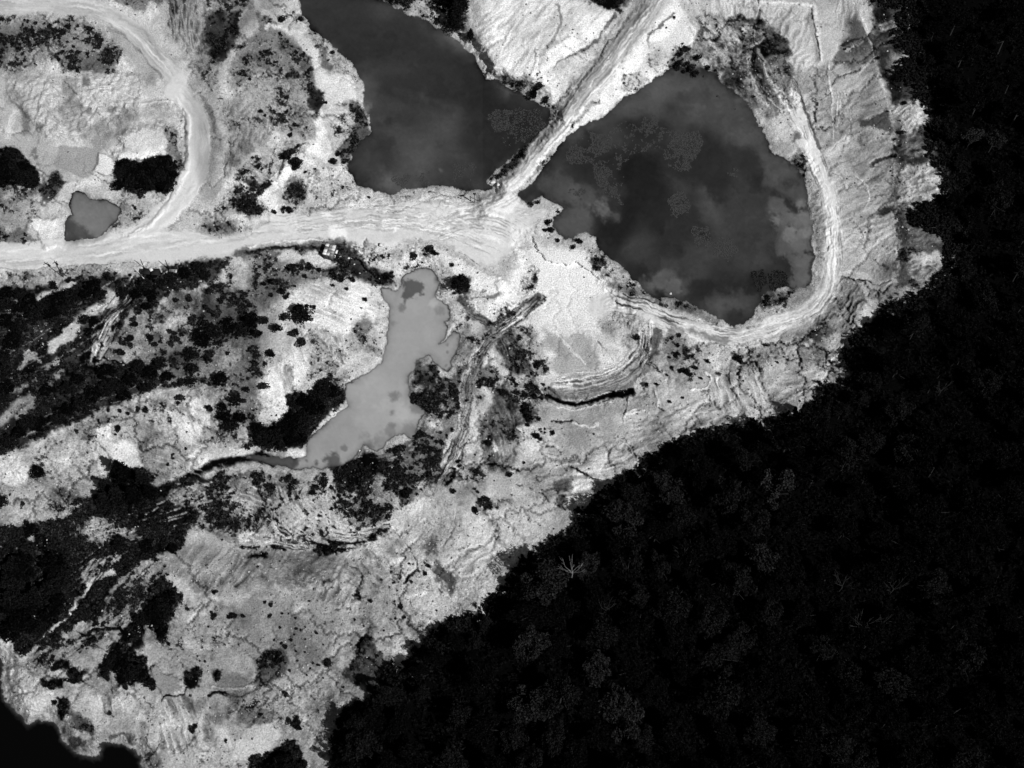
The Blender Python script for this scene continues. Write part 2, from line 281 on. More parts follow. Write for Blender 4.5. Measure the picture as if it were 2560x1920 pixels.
    L('c 1545 345 1540 440 1560 530 1600 620 1659 700', 9, 190, -.1, streak=60, sf=.5); L('c 1590 330 1570 440 1600 540 1659 640', 5, 90, -.2); L('c 1640 420 1620 500 1659 580', 8, 90)
    R('c 1060 310 1140 330 1260 420 1330 470 1340 620 1280 640 1200 560 1080 470 1040 420', 120, D_=.7)
    R('d -20 -60 250 20 300 110 345 390 350 420 200 460 160 400 60 240 0 180', 196, T_=.5); rill('d 0 0 250 20 340 400 200 450 60 240', 118, .07, 5, 24, .25)
    L('d -60 10 260 30 300 110 340 395', 10, 226, .5, warp=3); L('d 270 100 295 250 320 400', 14, 168, 0, warp=3)
    R('d 0 190 90 250 140 320 120 350 0 350', 88, D_=.4)
    R('d 280 -80 560 -80 600 100 620 200 480 300 470 400 360 420 310 100', 192, T_=.5)
    rill('d 350 400 560 200 560 -40 430 -40 470 200', 95, .07, 6, 18, .12)
    R('d 350 420 700 390 780 700 800 1000 850 1659 460 1659 430 1300 350 1050 230 700 200 460', 172, T_=.7)
    rill('d 200 460 700 390 780 700 800 1000 850 1659 460 1659 430 1300 350 1050 230 700', -28, .06, 4, 20, .2)
    R('d 560 100 640 200 720 230 690 390 560 440 450 400 480 300', 108, soft=9); L('d 510 320 600 270', 8, 180); L('d 480 290 600 240', 6, 60)  # dark patch is tree shadow painted into the slope tone
    R('d 340 480 420 600 330 640 210 620 180 500 270 450', 160, D_=.1); R('d 240 620 420 610 420 850 380 960 330 1000 260 800', 165, T_=1.2)
    L('d 390 420 410 600 420 760 410 900', 6, 210, .2, warp=2); L('d 460 540 470 700 450 880', 22, 175, streak=42, sf=.28, warp=2, hs=.12); L('d 490 560 530 700 530 860 500 900', 14, 170, streak=50, sf=.35, warp=2, hs=.12)
    crack('d 700 390 620 430 540 470 460 500 420 560 430 590 330 640 240 630', 2.6, 55, -.5); crack('d 520 870 440 940 390 980', 4, 80)
    crack('d 500 950 450 1060 400 1140 540 1135 580 1170', 2.4, 70); L('d 380 1010 430 960 500 900', 26, 205, .2)
    R('d 700 760 780 725 800 800 790 850 690 840 590 820 560 790', 88, soft=6); crack('d 780 720 700 760 640 770', 3, 60)  # second tree shadow on this slope, laid into the ground tone
    R('d 560 860 660 880 650 980 600 960', 150, D_=.35); L('d 680 1060 760 1030 820 1010', 9, 70, -.4, warp=6); L('d 660 1070 740 1090 800 1080', 4, 110, D_=.2)
    for s in ['d 650 680 760 640', 'd 700 900 790 880', 'd 690 1130 800 1110', 'd 690 1225 760 1195 800 1200', 'd 650 1290 800 1270', 'd 730 1400 840 1360', 'd 560 1480 640 1470', 'd 480 1540 600 1500', 'd 480 1600 620 1610', 'd 530 1560 650 1540']: crack(s, 3, 120, -.3)
    R('d 500 1000 540 1000 640 1080 620 1140 540 1110', 150); R('d 540 1120 640 1160 650 1290 620 1350 560 1240 480 1220', 176); L('d 560 1130 620 1170 640 1240 650 1290 620 1360', 4, 210, .15)
    R('d 720 1370 840 1360 850 1400 760 1420', 70); R('d 660 1420 840 1400 850 1659 640 1659', 196, T_=.5)
    L('d 570 20 600 100 640 200 690 330 710 430 740 560 780 680 810 760 820 900 830 1030 820 1200 840 1350 855 1500 850 1659 h 840 40 800 150', 13, 212, .1, streak=30, T_=1.6, warp=4)
    L('d 600 30 660 100 690 160', 26, 200, D_=.15, T_=2); L('d 750 400 790 520 810 620', 14, 130); L('d 660 230 690 290 700 350', 12, 90, D_=.3)
    # the outer slope, between the ridge and the wood
    R('d 640 -80 880 -80 1000 500 1200 900 1250 1400 1200 1659 860 1659 850 1300 810 700 700 300', 70, soft=10, D_=.35)
    for s, v in [('d 690 130 850 160 880 200 760 240 690 210', 172), ('d 800 350 940 335 950 390 880 450 800 460 790 400', 150), ('d 810 690 950 615 1030 630 1065 740 1055 830 920 870 860 860 810 760', 190),
                 ('d 860 900 1050 860 1080 1000 900 1040', 120), ('d 840 1060 960 1070 1060 1040 1130 1100 1150 1270 1080 1330 900 1350 850 1300', 194), ('d 880 1400 1080 1420 1180 1560 980 1640 900 1560', 100), ('h 900 0 1000 20 1180 60 1170 110 1110 180 1000 190 900 130', 125), ('d 720 200 820 260 800 330 720 300', 110)]:
        R(s, v, D_=.1, soft=10, warp=16); rill(s, -18, .09, 3, 42, .25)
    # ---------------- the right bench track and the lower right slope
    R('d 170 930 260 950 330 1060 400 1200 430 1400 440 1659 h 440 60 400 200 280 300 100 380 g 1600 420 1659 250 h 150 200 290 180 300 0 d 290 1500 260 1260 240 1180', 158, T_=1, D_=.08)
    rill('d 170 930 330 1060 430 1400 440 1659 300 1659 260 1260', -40, .1, 3, 34, .25); L('d 250 1240 270 1400 290 1500 300 1659 h 285 180', 4, 215); L('h 280 182 220 182 160 200', 4, 215)
    crack('d 270 1420 320 1400 385 1405 400 1450 400 1500', 3, 50)
    R('d 190 980 250 1000 290 1080 230 1160 150 1100', 130, D_=.5); L('h 90 30 110 70 140 150 150 220', 6, 215, .3); L('h 115 60 120 200', 4, 190, .2)
    R('g 1540 110 1659 90 h 100 90 110 200 160 220 60 320 g 1640 380 1610 330 1610 230 1560 200', 95, D_=.75)
    R('h 60 180 130 200 60 260 0 240', 180, D_=.3); R('g 1590 380 1659 340 h 120 330 0 400 g 1640 400', 200, D_=.3)
    R('h 450 130 560 150 680 180 830 160 800 230 720 290 640 275 590 340 570 430 545 500 500 520 400 510 300 440 410 290', 135, T_=1); rill('h 450 130 680 180 830 160 720 290 640 275 545 500 400 510 300 440', -50, .09, 3, 30, .3)  # side turned from the sun, its shade put into the tone
    R('h 450 -100 640 -100 700 60 640 130 460 130', 178, T_=.6); R('h 600 150 680 150 700 230 640 250 560 240', 182)
    R('h 640 280 700 285 722 330 690 410 620 470 555 495 575 430 610 350', 218, T_=.7, soft=3, warp=5); L('h 800 160 700 180 640 160 560 145 460 130', 4, 75, -.4); L('h 460 110 560 105 650 130', 8, 205)  # pale slab is the sunward face, brightness put into the tone
    R('h 700 40 840 40 830 150 740 180 680 140', 170, T_=1.2); B('h', 880, 60, 55, 40); R('h 840 -60 950 -60 930 130 1000 280 900 300 820 290 740 330 830 180', 90, D_=.55)
    R('h 740 200 860 200 990 260 980 300 860 280 730 320', 170, D_=.3)
    R('h 590 500 730 360 800 480 900 580 880 600 760 600 700 560 650 640 560 590', 60, D_=.5); B('h', 740, 560, 40, 150); B('h', 870, 560, 40, 140); B('h', 880, 490, 35, 120)
    # haul roads
    R('a -300 40 300 30 500 60 650 60 800 160 1000 330 1100 460 1050 490 900 500 700 180 560 120 300 100 -300 110', 178, T_=.5)
    L('a -400 20 200 20 500 40 700 90 860 200 980 320 1080 430 1150 520', 58, 184, road=1, streak=22, sf=.2, T_=.4, soft=22)
    L('a 700 180 800 230 900 330 1000 450 1040 500', 9, 150, -.15, streak=20); L('a 780 120 900 200 1000 290 1060 380', 16, 160, streak=20)
    R('a 900 560 1130 540 1150 620 1100 650 900 680', 205, T_=.4, soft=14)
    R('a 1240 500 1330 560 1420 700 1400 900 1450 1150 1350 1300 1240 1440 1300 1560 1600 1600 1100 1659 1150 1400 1260 1200 1320 950', 192, T_=.9, D_=.04)
    L('a 1300 620 1370 740 1400 860', 10, 150, streak=25)
    R('a 1080 580 1130 520 1185 470 1220 478 1240 520 1215 600 1120 640', 200, T_=.4, soft=9, warp=12)
    L('a 1120 590 1165 610 1200 650 1260 740 1290 850 1295 980 1260 1130 1190 1250 1080 1370 950 1470 800 1545 600 1600 300 1625 -400 1640', 64, 204, .15, road=1, streak=14, sf=.16, T_=.22, soft=12, hs=.04)
    L('a -500 1660 300 1650 700 1620 1000 1560 1200 1560 1400 1600 b 0 1540 200 1490 450 1450 700 1420 900 1400', 62, 205, road=1, streak=18, sf=.16, T_=.3, soft=30)
    R('e -500 0 300 -20 900 -80 1300 -100 f -80 -100 100 -140 400 -150 430 -100 200 -80 0 -60 e 1300 0 1100 60 800 40 500 60 200 110 -500 130', 202, road=1, T_=.3, soft=8)
    L('e -300 60 200 40 600 0 1000 -60 1400 -110 f 100 -160', 26, 195, streak=24, sf=.18, T_=.4); L('e -200 90 40 85 150 95 400 70 700 55 860 45', 3, 120, -.2, streak=10)
    R('b -50 1400 350 1380 700 1370 1000 1290 1400 1310 1600 1260 c 0 1220 60 1290 200 1310 240 1380 b 1659 1659 f 1500 100 1400 60 1200 -80 1050 -90 900 -60 700 -90 400 -90 200 -150', 208, road=1, T_=.6, soft=10)
    R('b 650 1240 880 1280 1300 1240 1450 1260 1300 1300 1000 1330 900 1370 500 1390 400 1330', 210, T_=1.4, D_=.1)
    for s in ['b 700 1350 1000 1300 1300 1310 1500 1330', 'b 200 1480 700 1440 1100 1480 1500 1600', 'b 900 1400 1100 1380 1300 1440 1659 1560', 'b 1000 1500 1200 1430 1400 1350 1620 1280', 'b 1100 1560 1300 1500 1500 1420 1659 1440', 'c 0 1400 150 1360 230 1380']: L(s, 34, None, streak=38, sf=.3, hs=.1, warp=10, soft=20)
    for x, y, r in [(1350, 1380, 26), (1180, 1490, 22), (1240, 1480, 16), (520, 1510, 60), (460, 1400, 30), (1290, 1440, 10), (1480, 1330, 12), (1140, 1480, 9), (890, 1500, 7), (580, 1450, 8)]: B('b', x, y, r, 238)
    crack('b 600 1350 900 1380 1000 1340 1200 1270', 3, 120); crack('b 930 1280 1100 1260 1300 1265 1450 1260', 3, 70)
    # below the haul road
    R('e -300 110 300 90 500 60 700 80 860 110 800 160 500 150 300 150 0 200 -300 220', 178, D_=.28, T_=1.4)
    R('f -60 -60 160 -40 420 -120 600 -90 720 -20 740 60 600 60 300 60 150 20 0 60 e 1560 40 1500 0', 120, D_=.5)
    L('b -50 1600 150 1560 350 1550 430 1555', 5, 215, .3); L('b -50 1640 200 1600 420 1610', 12, 60, D_=.6); R('b 150 1659 200 1610 400 1640 520 1700 f 540 40 500 75 250 70 150 40', 205, T_=.5, D_=0)
    R('b 500 1590 620 1600 700 1659 f 720 60 860 100 900 180 780 190 640 150 480 150 470 90 560 60 500 -20', 62, D_=.4, soft=6)
    R('b 620 1600 900 1580 1150 1560 1250 1659 f 1290 60 1100 60 950 100 900 160 860 100 740 60 700 0', 222, D_=.3)
    R('f 1100 -90 1300 0 1450 80 1659 170 1659 250 1380 240 1300 180 1180 60', 226, soft=5, D_=0, T_=.7, h=.5)
    L('f 1310 -30 1450 60 1540 110', 4, 110, -.3, D_=.25); B('f', 1590, 180, 44, 235, h=.8)
    # ---------------- middle left: dark thicket and bare gullies
    R('e -300 220 0 200 200 180 500 150 700 130 900 90 1100 60 1300 20 1500 20 1420 160 1150 230 1000 330 960 420 850 440 700 560 560 700 480 780 300 800 100 900 -300 960', 62, D_=.85, soft=8)
    R('e 560 700 850 700 1050 600 1250 560 1400 640 1250 760 1100 860 900 900 700 990 430 1100 250 1200 0 1300 -300 1330 -300 900 100 880 300 760', 52, D_=.85, soft=8)
    R('e 1300 200 1659 120 1659 540 1560 520 1450 620 1300 500 1230 430 1290 330', 90, D_=.72)
    R('e 1440 60 1659 20 1659 200 1560 230 1440 180', 158, D_=.3, T_=1.5)
    R('e 1080 240 1200 220 1300 250 1290 380 1150 430 1000 450 960 400 1020 330', 142, D_=.22, T_=1.6)
    R('e 840 340 960 380 1000 470 1060 560 960 600 880 560 830 620 780 520 780 400', 165, D_=.35)
    R('e 860 630 960 610 1000 660 930 700 860 700', 178, D_=.2); R('e 700 610 770 600 790 680 700 690', 150, D_=.2)
    R('m 640 1180 740 1130 880 1050 840 1010 960 960 1000 900 1080 930 1120 1050 1040 1160 850 1230 700 1360 660 1290', 205, D_=0, soft=3, T_=.4, warp=5)
    R('m 330 1340 430 1290 520 1310 560 1470 400 1440 360 1560 200 1659 190 1600 290 1480', 196, D_=.1, soft=3, warp=6)
    R('m 600 1590 700 1480 780 1360 860 1370 840 1440 700 1560 500 1659', 175, D_=.1, soft=3, warp=5)
    L('m 380 600 480 590 600 520 760 470 900 410 1020 360', 16, 208, .4, D_=0, warp=5); L('m 90 760 160 700 180 640', 18, 170, D_=.2)
    R('m 320 900 420 850 560 920 600 1080 480 1080 380 980', 82, D_=.45, T_=2); R('m 100 1220 250 1230 330 1350 200 1320', 90, D_=.45, T_=2)
    R('m 1660 700 1780 700 1620 880 1560 1060 1480 1300 1440 1450 1330 1560 1240 1500 1230 1340 1330 1160 1400 1000 1460 860 1560 760', 200, D_=0, soft=4, warp=5, T_=1.2)
    L('m 1500 500 1600 560 1560 640 1400 720 1200 830 1100 880', 22, 192, D_=0, streak=70, sf=.5, warp=5); L('m 1480 620 1540 560 1500 540', 16, 190, D_=0)
    L('m 1900 260 1880 420 1820 520 1750 620 1600 760 1450 960 1380 1120 1300 1300 1240 1500', 30, None, streak=120, sf=.4, D_=0, warp=6, hs=.3)
    for s in ['m 1560 640 1460 760 1440 880 1380 1000 1200 1100', 'm 1400 1200 1420 1300 1450 1420 1600 1460 1700 1490', 'm 1360 1180 1340 1360 1290 1420 1330 1560', 'm 1260 1190 1230 1320 1220 1420', 'm 1550 800 1480 880 1400 1060', 'm 1300 1460 1450 1500 1600 1540 1900 1600', 'm 1640 870 1560 960 1500 1080', 'm 1840 330 1700 500 1640 560']: crack(s, 4.5, 25, -.5, warp=5)
    R('m 1650 380 1740 340 1800 400 1760 480 1640 540 1700 440', 212, D_=0, soft=3); R('m 1740 200 1900 200 1880 360 1760 380', 195, D_=.15, soft=4)
    R('e 560 850 640 780 720 800 700 840 600 900 480 950 420 900', 60, D_=.8); L('e 280 860 360 780 400 740', 20, 150, D_=.3); L('e 0 1080 80 1000 200 920 210 960 120 1040', 26, 160, D_=.25)
    # slope left of the milky pond
    R('f -60 200 100 180 200 130 400 160 560 130 700 190 800 230 850 340 855 560 820 660 740 750 600 820 580 900 500 850 400 800 250 880 230 950 240 1010 150 1090 0 1000 -40 900 20 700 100 640 330 560 260 380 100 360', 205, D_=.12, soft=8)
    R('e 1480 520 1659 500 f 60 700 0 900 e 1600 900 1450 880 1400 700', 165, D_=.45)
    R('f 200 260 350 200 520 140 640 150 700 200 780 340 800 500 640 500 540 540 430 470 340 430 370 340 300 310 180 380 160 340', 226, D_=0, soft=6, T_=.6); rill('f 200 260 520 140 640 150 780 340 800 500 640 500 430 470 180 380', 25, .09, 7, 26, .25)
    R('f 80 740 200 640 270 590 360 700 340 800 280 840 180 850 80 900 60 820', 226, D_=0, soft=5, T_=.6); rill('f 80 740 200 640 270 590 360 700 340 800 180 850 60 820', 62, .1, 7, 26, .25)
    R('f 300 450 420 470 560 520 570 640 480 680 350 560', 185, D_=.3); rill('f 400 480 560 530 580 700 500 700', 65, .1, 4, 60, .2)
    R('f 620 420 700 370 780 410 790 460 740 530 680 580 620 540', 150, D_=.42); R('f 690 560 800 580 800 640 720 620', 165, D_=.4)
    R('f 350 640 500 700 600 770 560 800 440 800 340 830 350 740', 175, D_=.3); R('f 180 700 240 710 240 860 200 840', 170, D_=.3)
    R('f 220 920 340 870 400 780 470 800 500 870 560 880 580 920 530 970 470 1060 390 1130 330 1210 310 1250 180 1260 0 1240 -120 1240 e 1659 1180 f 0 1100 150 1100 240 1020', 40, D_=.93, DS_=.8, soft=6)
    L('f 600 965 540 1010 470 1070 390 1080', 5, 215); L('f 0 1270 150 1280 310 1290', 18, 215, D_=.1); R('f -60 1240 200 1250 220 1310 -60 1300', 190, D_=.3)
    L('e 980 1560 1200 1440 1400 1350 1659 1310 f 100 1330', 26, 14, -.6, D_=.55, warp=6)
    # pale slope, lower left of the thicket
    R('e -300 1330 0 1300 200 1240 420 1120 700 1010 860 930 1060 860 1300 860 1350 960 1380 1120 1500 1180 1659 1230 1500 1240 1350 1200 1250 1280 1330 1350 1150 1430 980 1500 950 1380 650 1480 620 1600 400 1640 200 1659 -300 1659', 172, D_=.22, T_=1.3)
    R('e -300 1330 150 1280 180 1460 60 1470 0 1440 -300 1440', 208, D_=.05); B('e', 120, 1390, 60, 222); R('e -300 1620 80 1600 200 1659 -300 1659', 215)
    R('e 400 1170 600 1170 640 1400 600 1560 400 1600 330 1560 380 1300', 152, D_=.2, T_=1.8); R('e 720 1240 800 1210 880 1240 930 1360 860 1380 780 1400 730 1360', 212, D_=0, T_=.5, soft=4)
    R('e 600 1120 700 1100 720 1140 700 1180 640 1180', 218, D_=.05); R('e 610 1180 700 1200 720 1330 720 1440 640 1420 620 1300', 195, D_=.05, T_=.6)
    R('e 820 1050 1000 1100 1120 1160 1060 1400 950 1440 940 1330 860 1200', 158, D_=.2, T_=1.4); R('e 1090 1000 1200 1030 1300 1130 1250 1240 1150 1150', 218, D_=.03, T_=.6); R('e 1220 920 1340 900 1370 1060 1360 1110 1240 1000', 222, D_=.05, T_=.6); rill('e 1090 1000 1340 900 1370 1100 1250 1240', 55, .08, 6, 24, .25)
    crack('e 600 1180 700 1300 710 1380', 3, 100); crack('e 800 1140 880 1220 940 1330', 3, 110); R('e 1210 1290 1340 1270 1330 1350 1230 1400', 210, D_=.1)
    R('e 1080 450 1300 380 1659 520 1659 1060 1500 1180 1400 1000 1300 850 1080 850 900 690', 125, D_=.6, soft=14, warp=22, amt=.75)
    R('e 1360 600 1560 540 1600 640 1480 760 1400 720', 150, D_=.3, T_=1.5); R('f -40 60 300 40 420 120 200 200 60 380 -60 420', 125, D_=.5, soft=12, amt=.8)
    L('e 320 1640 480 1590 560 1600', 16, 25, D_=.85); R('e 380 1560 480 1580 560 1650 380 1659', 200); R('e -60 1240 80 1100 60 1230 -20 1290', 40, D_=.85)
    R('e 650 1480 740 1400 900 1380 960 1400 1000 1490 1150 1440 1659 1390 1659 1700 650 1700 560 1659', 45, D_=.9, soft=8)
    # ---------------- bottom left
    R('e 1100 1520 1659 1390 f 240 1420 300 1500 300 1659 j 250 150 100 200 0 280 i 1659 260 1300 130 1100 90', 150, D_=.62, DS_=.4)
    R('e 1380 1390 1540 1370 1560 1440 1450 1430', 190, D_=.4); R('e 1460 1560 1659 1560 1659 1659 1500 1640', 180, D_=.45)
    R('i -300 100 100 90 300 60 500 0 900 -60 1200 -40 1300 0 1200 180 1060 280 900 320 780 440 680 620 560 700 420 800 300 900 150 960 100 900 60 800 -300 860', 24, D_=.9, DS_=.86, soft=8)
    R('i -300 -120 150 -60 170 40 60 120 -60 90 -300 130', 205, D_=.1); R('i 200 -60 430 -60 450 60 330 30 230 -10', 190, D_=.3)
    R('i 450 40 620 60 880 80 900 150 780 210 620 220 560 200 480 130', 120, D_=.5, DS_=.45); R('i 600 60 860 80 880 130 800 180 620 200 560 150', 170, D_=.2, DS_=.35)
    R('i 520 400 600 320 740 260 800 270 700 380 620 440 560 480', 182, D_=.15, DS_=.55, soft=5)
    L('i 740 380 640 420 580 480 520 560 470 640 400 710 330 760 240 880 150 960', 17, 205, D_=0, DS_=0, warp=6)
    for x, y, r in [(80, 390, 26), (160, 570, 28), (405, 590, 18), (230, 700, 24), (60, 720, 24), (110, 250, 16), (200, 170, 24), (10, 220, 26), (275, 290, 14), (550, 650, 14)]: B('i', x, y, r, 175, D_=.1, DS_=.1, warp=12 * .4)
    R('i 700 560 780 420 900 330 1060 300 1100 380 1060 500 1000 560 860 680 720 760 560 900 350 980 200 1050 130 1000 300 880 450 800 560 720', 178, D_=.12, DS_=.48, soft=8)
    R('i 500 560 660 480 690 580 660 680 560 720 480 690', 30, D_=.85)
    R('i 420 900 560 860 680 880 700 960 620 1000 480 1000', 180, D_=.1); R('i 480 780 720 750 800 780 800 850 700 880 520 850', 175, D_=.2)
    L('i 490 770 560 800 600 760 720 760 780 750 800 790', 5, 30, -.4); crack('i 400 900 520 870 640 870 700 920', 3, 60)
    R('i 960 470 1040 420 1100 460 1160 540 1160 680 1120 800 1060 850 1000 750 960 740 860 760 880 680 960 600', 12, D_=.97, soft=6)
    R('i 850 720 860 800 800 860 940 960 950 1080 830 1100 760 1130 750 1030 660 1070 650 1000 720 960 760 860 800 780', 14, D_=.85, soft=5)
    L('i 720 1000 710 1080 730 1200', 9, 30, D_=.5); R('i 850 780 930 760 940 880 860 900', 60, D_=.75)
    R('i 270 1090 350 1060 430 1040 540 1040 540 1120 430 1130 370 1160 280 1130', 30, D_=.88); R('i 360 960 430 980 430 1030 350 1020', 35, D_=.8)
    R('i 0 870 60 830 150 980 300 1000 420 1060 300 1100 120 1180 60 1240 0 960', 190, D_=.08, T_=1.2); crack('i 90 1180 160 1160', 6, 20)
    R('i 60 1200 200 1150 330 1150 430 1150 600 1200 700 1320 860 1320 860 1480 680 1500 560 1480 400 1400 300 1340 180 1370 90 1270', 200, D_=.05, T_=.9)
    R('i 130 1180 320 1150 400 1200 340 1260 200 1330 130 1270', 224, D_=.05); R('i 370 1210 420 1200 440 1360 380 1360', 35, D_=.85); R('i 430 1280 560 1330 620 1440 600 1470 470 1400', 110, D_=.6)
    B('i', 490, 1455, 34, 215); B('i', 610, 1530, 30, 195); R('i 400 1400 560 1500 560 1560 460 1540', 120)
    R('i 430 1130 700 1110 720 1200 960 1120 1000 1200 1200 1160 1500 1140 1659 1200 1659 1800 940 1800 920 1600 860 1500 860 1320 700 1330', 198, D_=.05)
    for s in ['i 560 1150 760 1120 860 1300 720 1340', 'i 850 1180 940 1200 980 1400 940 1560', 'i 1060 1180 1400 1200 1400 1560 1000 1560']: rill(s, 70, .05, 5, 40, .35)
    for x, y, r, v in [(920, 1320, 40, 232), (620, 1230, 60, 215), (1150, 1100, 90, 210), (1420, 1300, 90, 165), (1250, 1260, 60, 140), (1480, 1420, 100, 222), (1200, 1350, 80, 218), (660, 1120, 90, 165), (780, 1380, 80, 222), (1600, 1280, 60, 160), (1340, 1560, 60, 225), (990, 1610, 50, 150)]: B('i', x, y, r, v)
    L('i 730 1460 800 1430 860 1500', 14, 130); crack('i 930 1200 990 1280 970 1400 950 1500 1000 1560 1060 1480', 3, 80); crack('i 640 1180 680 1290 740 1330', 3, 90, -.2)
    for s in ['i 1659 1740 1300 1580 1330 1640', 'i 1290 1410 1240 1490 1160 1560', 'i 1530 1560 1540 1659', 'i 1330 1600 1290 1659', 'i 1160 1380 1060 1460', 'i 1450 1560 1430 1659']: crack(s, 3, 110, -.3)
    R('i 1640 1600 1659 1590 j 100 1560 250 1500 320 1580 330 1700 0 1700 i 1600 1700', 30, D_=.85, DS_=.5)
    # erosion fans and the lower middle
    R('i 1080 300 1250 230 1659 200 j 300 240 600 240 700 380 680 520 500 560 400 500 0 520 i 1500 560 1300 560 1150 460', 176, D_=.03, T_=.9)
    rill('i 1080 300 1250 230 1659 200 j 300 240 600 240 500 400 i 1659 500 1300 560 1150 460', -52, .045, 5, 26, .26)
    R('i 1060 380 1200 400 1260 560 1160 620 1120 500', 220, T_=.5); R('i 1270 540 1480 560 1659 540 j 0 560 i 1400 600 1330 580', 212); R('i 1360 580 1560 600 1620 680 1400 680', 158, D_=.1)
    R('i 1500 620 1659 560 j 0 900 i 1500 960 1480 800', 172, D_=.08); R('i 1140 600 1480 620 1520 860 1400 960 1250 1000 1000 860 1150 700', 190, D_=.14, T_=1.4)
    R('i 1180 840 1300 850 1500 850 1480 900 1260 910', 224); R('i 950 900 1100 870 1230 930 1250 1000 1130 1060 1000 1000', 182, T_=.4, soft=4); R('i 1000 1010 1100 1040 1180 1090 1170 1150 1060 1190 1000 1120', 172, T_=.4, soft=4, h=.8)
    R('i 1400 1090 1480 1020 1600 1060 1659 1090 1600 1130 1480 1150', 158, T_=.4); L('i 1370 1130 1480 1150 1600 1130 1659 1100 j 60 1060', 9, 224, .4); L('i 1340 1190 1400 1170 1460 1180 1560 1190 1659 1140 j 100 1050', 9, 45, -.5)
    R('i 1180 990 1290 1010 1300 1130 1220 1170 1190 1060', 55, D_=.8); R('i 1380 1020 1440 1020 1420 1100 1380 1100', 55, D_=.8)
    L('i 1040 1220 1080 1190 1190 1190 1210 1130', 5, 50, -.3); R('j -200 1160 200 1100 500 1150 600 1300 520 1450 300 1500 150 1400 -200 1340', 182, D_=.16, T_=1.4)
    R('j 0 1380 130 1340 150 1450 100 1550 0 1600 i 1500 1620 1560 1480', 226, T_=.4)
    R('j 0 520 350 500 560 560 560 660 500 900 250 1060 0 1000 i 1600 700', 166, D_=.08, T_=.8); B('j', 290, 620, 45, 205); R('j 0 560 280 500 280 560 100 600', 185)
    R('j 40 930 170 850 220 980 200 1060 0 1120 i 1640 1100', 110, D_=.62); R('j 430 960 490 920 510 980 450 1010', 70, D_=.7)
    rill('j 0 300 500 280 640 420 560 520 0 480', 20, .06, 3, 30, .3); R('j 60 270 300 250 500 320 480 440 200 480 0 400', 158, T_=1)
    rill('j 430 440 660 400 650 540 560 620 400 560', -60, .07, 5, 40, .4)
    crack('j 620 350 680 420 650 500 660 540 590 590 570 680 530 780 520 900', 4, 60, -.6); L('j 650 540 700 580', 9, 40, -.3)
    for s in ['j 590 590 500 650 420 660', 'j 570 660 480 710 420 715', 'j 550 740 480 730', 'j 530 850 450 910', 'j 700 540 620 540', 'j 740 600 740 680 700 760 660 800', 'j 720 740 740 790']: crack(s, 3, 70, -.4)
    R('j 570 700 610 740 600 980 560 1040 530 1000 540 850', 208, T_=.4, soft=4); R('j 600 800 620 780 640 900 590 1040 570 1080 560 1050 600 960', 110)
    R('j 620 880 700 810 760 800 820 900 850 980 800 1040 730 1100 640 1110 560 1080 620 980', 95, D_=.35, T_=1.2); R('j 680 810 750 790 760 820 700 850 640 880', 18, D_=.8)
    R('j 560 1060 700 1020 820 1060 830 1120 760 1240 700 1100', 100, D_=.3, T_=1.4); R('j 700 1140 740 1240 690 1240', 180)
    R('j 580 600 740 560 880 600 1000 620 1200 700 1120 860 1000 1000 940 1050 860 960 780 800 640 780', 192, D_=.12, T_=1.3); rill('j 960 600 1180 680 1200 720 1060 800 980 720', 25, .06, 5, 36, .4); rill('j 800 800 1100 860 1000 1010 900 1000', -20, .07, 3, 34, .3)
    R('j 700 200 900 140 1060 260 1040 330 940 320 860 400 760 560 680 500 660 380', 178, D_=.08); rill('j 700 200 900 140 1000 260 900 330 760 500 680 420', 40, .06, 4, 34, .4)
    R('j 850 400 1040 340 1120 400 1160 470 1040 560 1020 620 880 560 800 520', 200, D_=.22, T_=1.4); R('j 900 300 960 290 900 350 850 380', 222); R('j 960 400 1040 360 1060 330 1000 330 960 380', 222)
    R('j 1160 300 1220 360 1260 380 1310 420 1300 500 1260 550 1200 500 1150 420', 92, T_=.8, soft=6); R('j 1170 430 1200 420 1250 500 1240 540', 180)
    L('j 1170 470 1230 530 1260 555', 5, 200); R('j 1180 280 1300 200 1450 150 1659 300 1500 460 1330 460 1260 360 1220 340', 196, D_=.04, T_=.8); rill('j 1200 280 1450 150 1659 300 1400 460 1300 400', -25, .06, 4, 30, .35)
    R('j 1280 480 1659 330 1659 500 1450 680 1300 670 1280 560', 205, D_=.14, T_=1.5); R('j 1200 640 1450 480 1460 640 1330 680', 190, D_=.3, T_=1.4)
    R('j 1180 250 1240 140 1290 40 1310 0 1280 -40 1240 60 1180 160', 215, soft=4); crack('j 1310 -20 1260 150 1180 270', 5, 70, -.5)
    R('j 880 100 1060 160 1100 280 1050 330 1000 240', 210, D_=.05); L('j 840 -40 880 80 940 160 1000 240 1050 340 1060 380', 3, 70, -.5); L('j 1050 370 1010 400 950 460', 6, 60, -.5)
    R('j 1060 60 1200 20 1240 60 1190 180 1150 280 1080 280 1120 160', 190, D_=.22); R('j 1080 210 1170 160 1180 280 1090 270', 110, D_=.4)
    R('j 1430 0 1500 20 1580 180 1659 200 1659 -60 1430 -60', 130, D_=.42, T_=1.5); R('j 1560 40 1659 0 1659 160 1600 130', 62, D_=.2); R('j 1540 120 1659 240 1600 250', 150)
    # ---------------- ground between the milky pond and the track
    R('f 1050 690 1200 740 1260 780 1360 700 1340 1000 1290 1250 1180 1450 1000 1600 500 1640 480 1450 600 1370 740 1270 840 1250 1000 1200 1080 1080 1080 1000 1010 950 1000 860 1010 790', 118, D_=.74, soft=6)
    R('f 500 1480 800 1400 1000 1450 1180 1450 1100 1560 1000 1650 700 1700 300 1700 250 1440 400 1400', 190, D_=.48, DS_=.3)
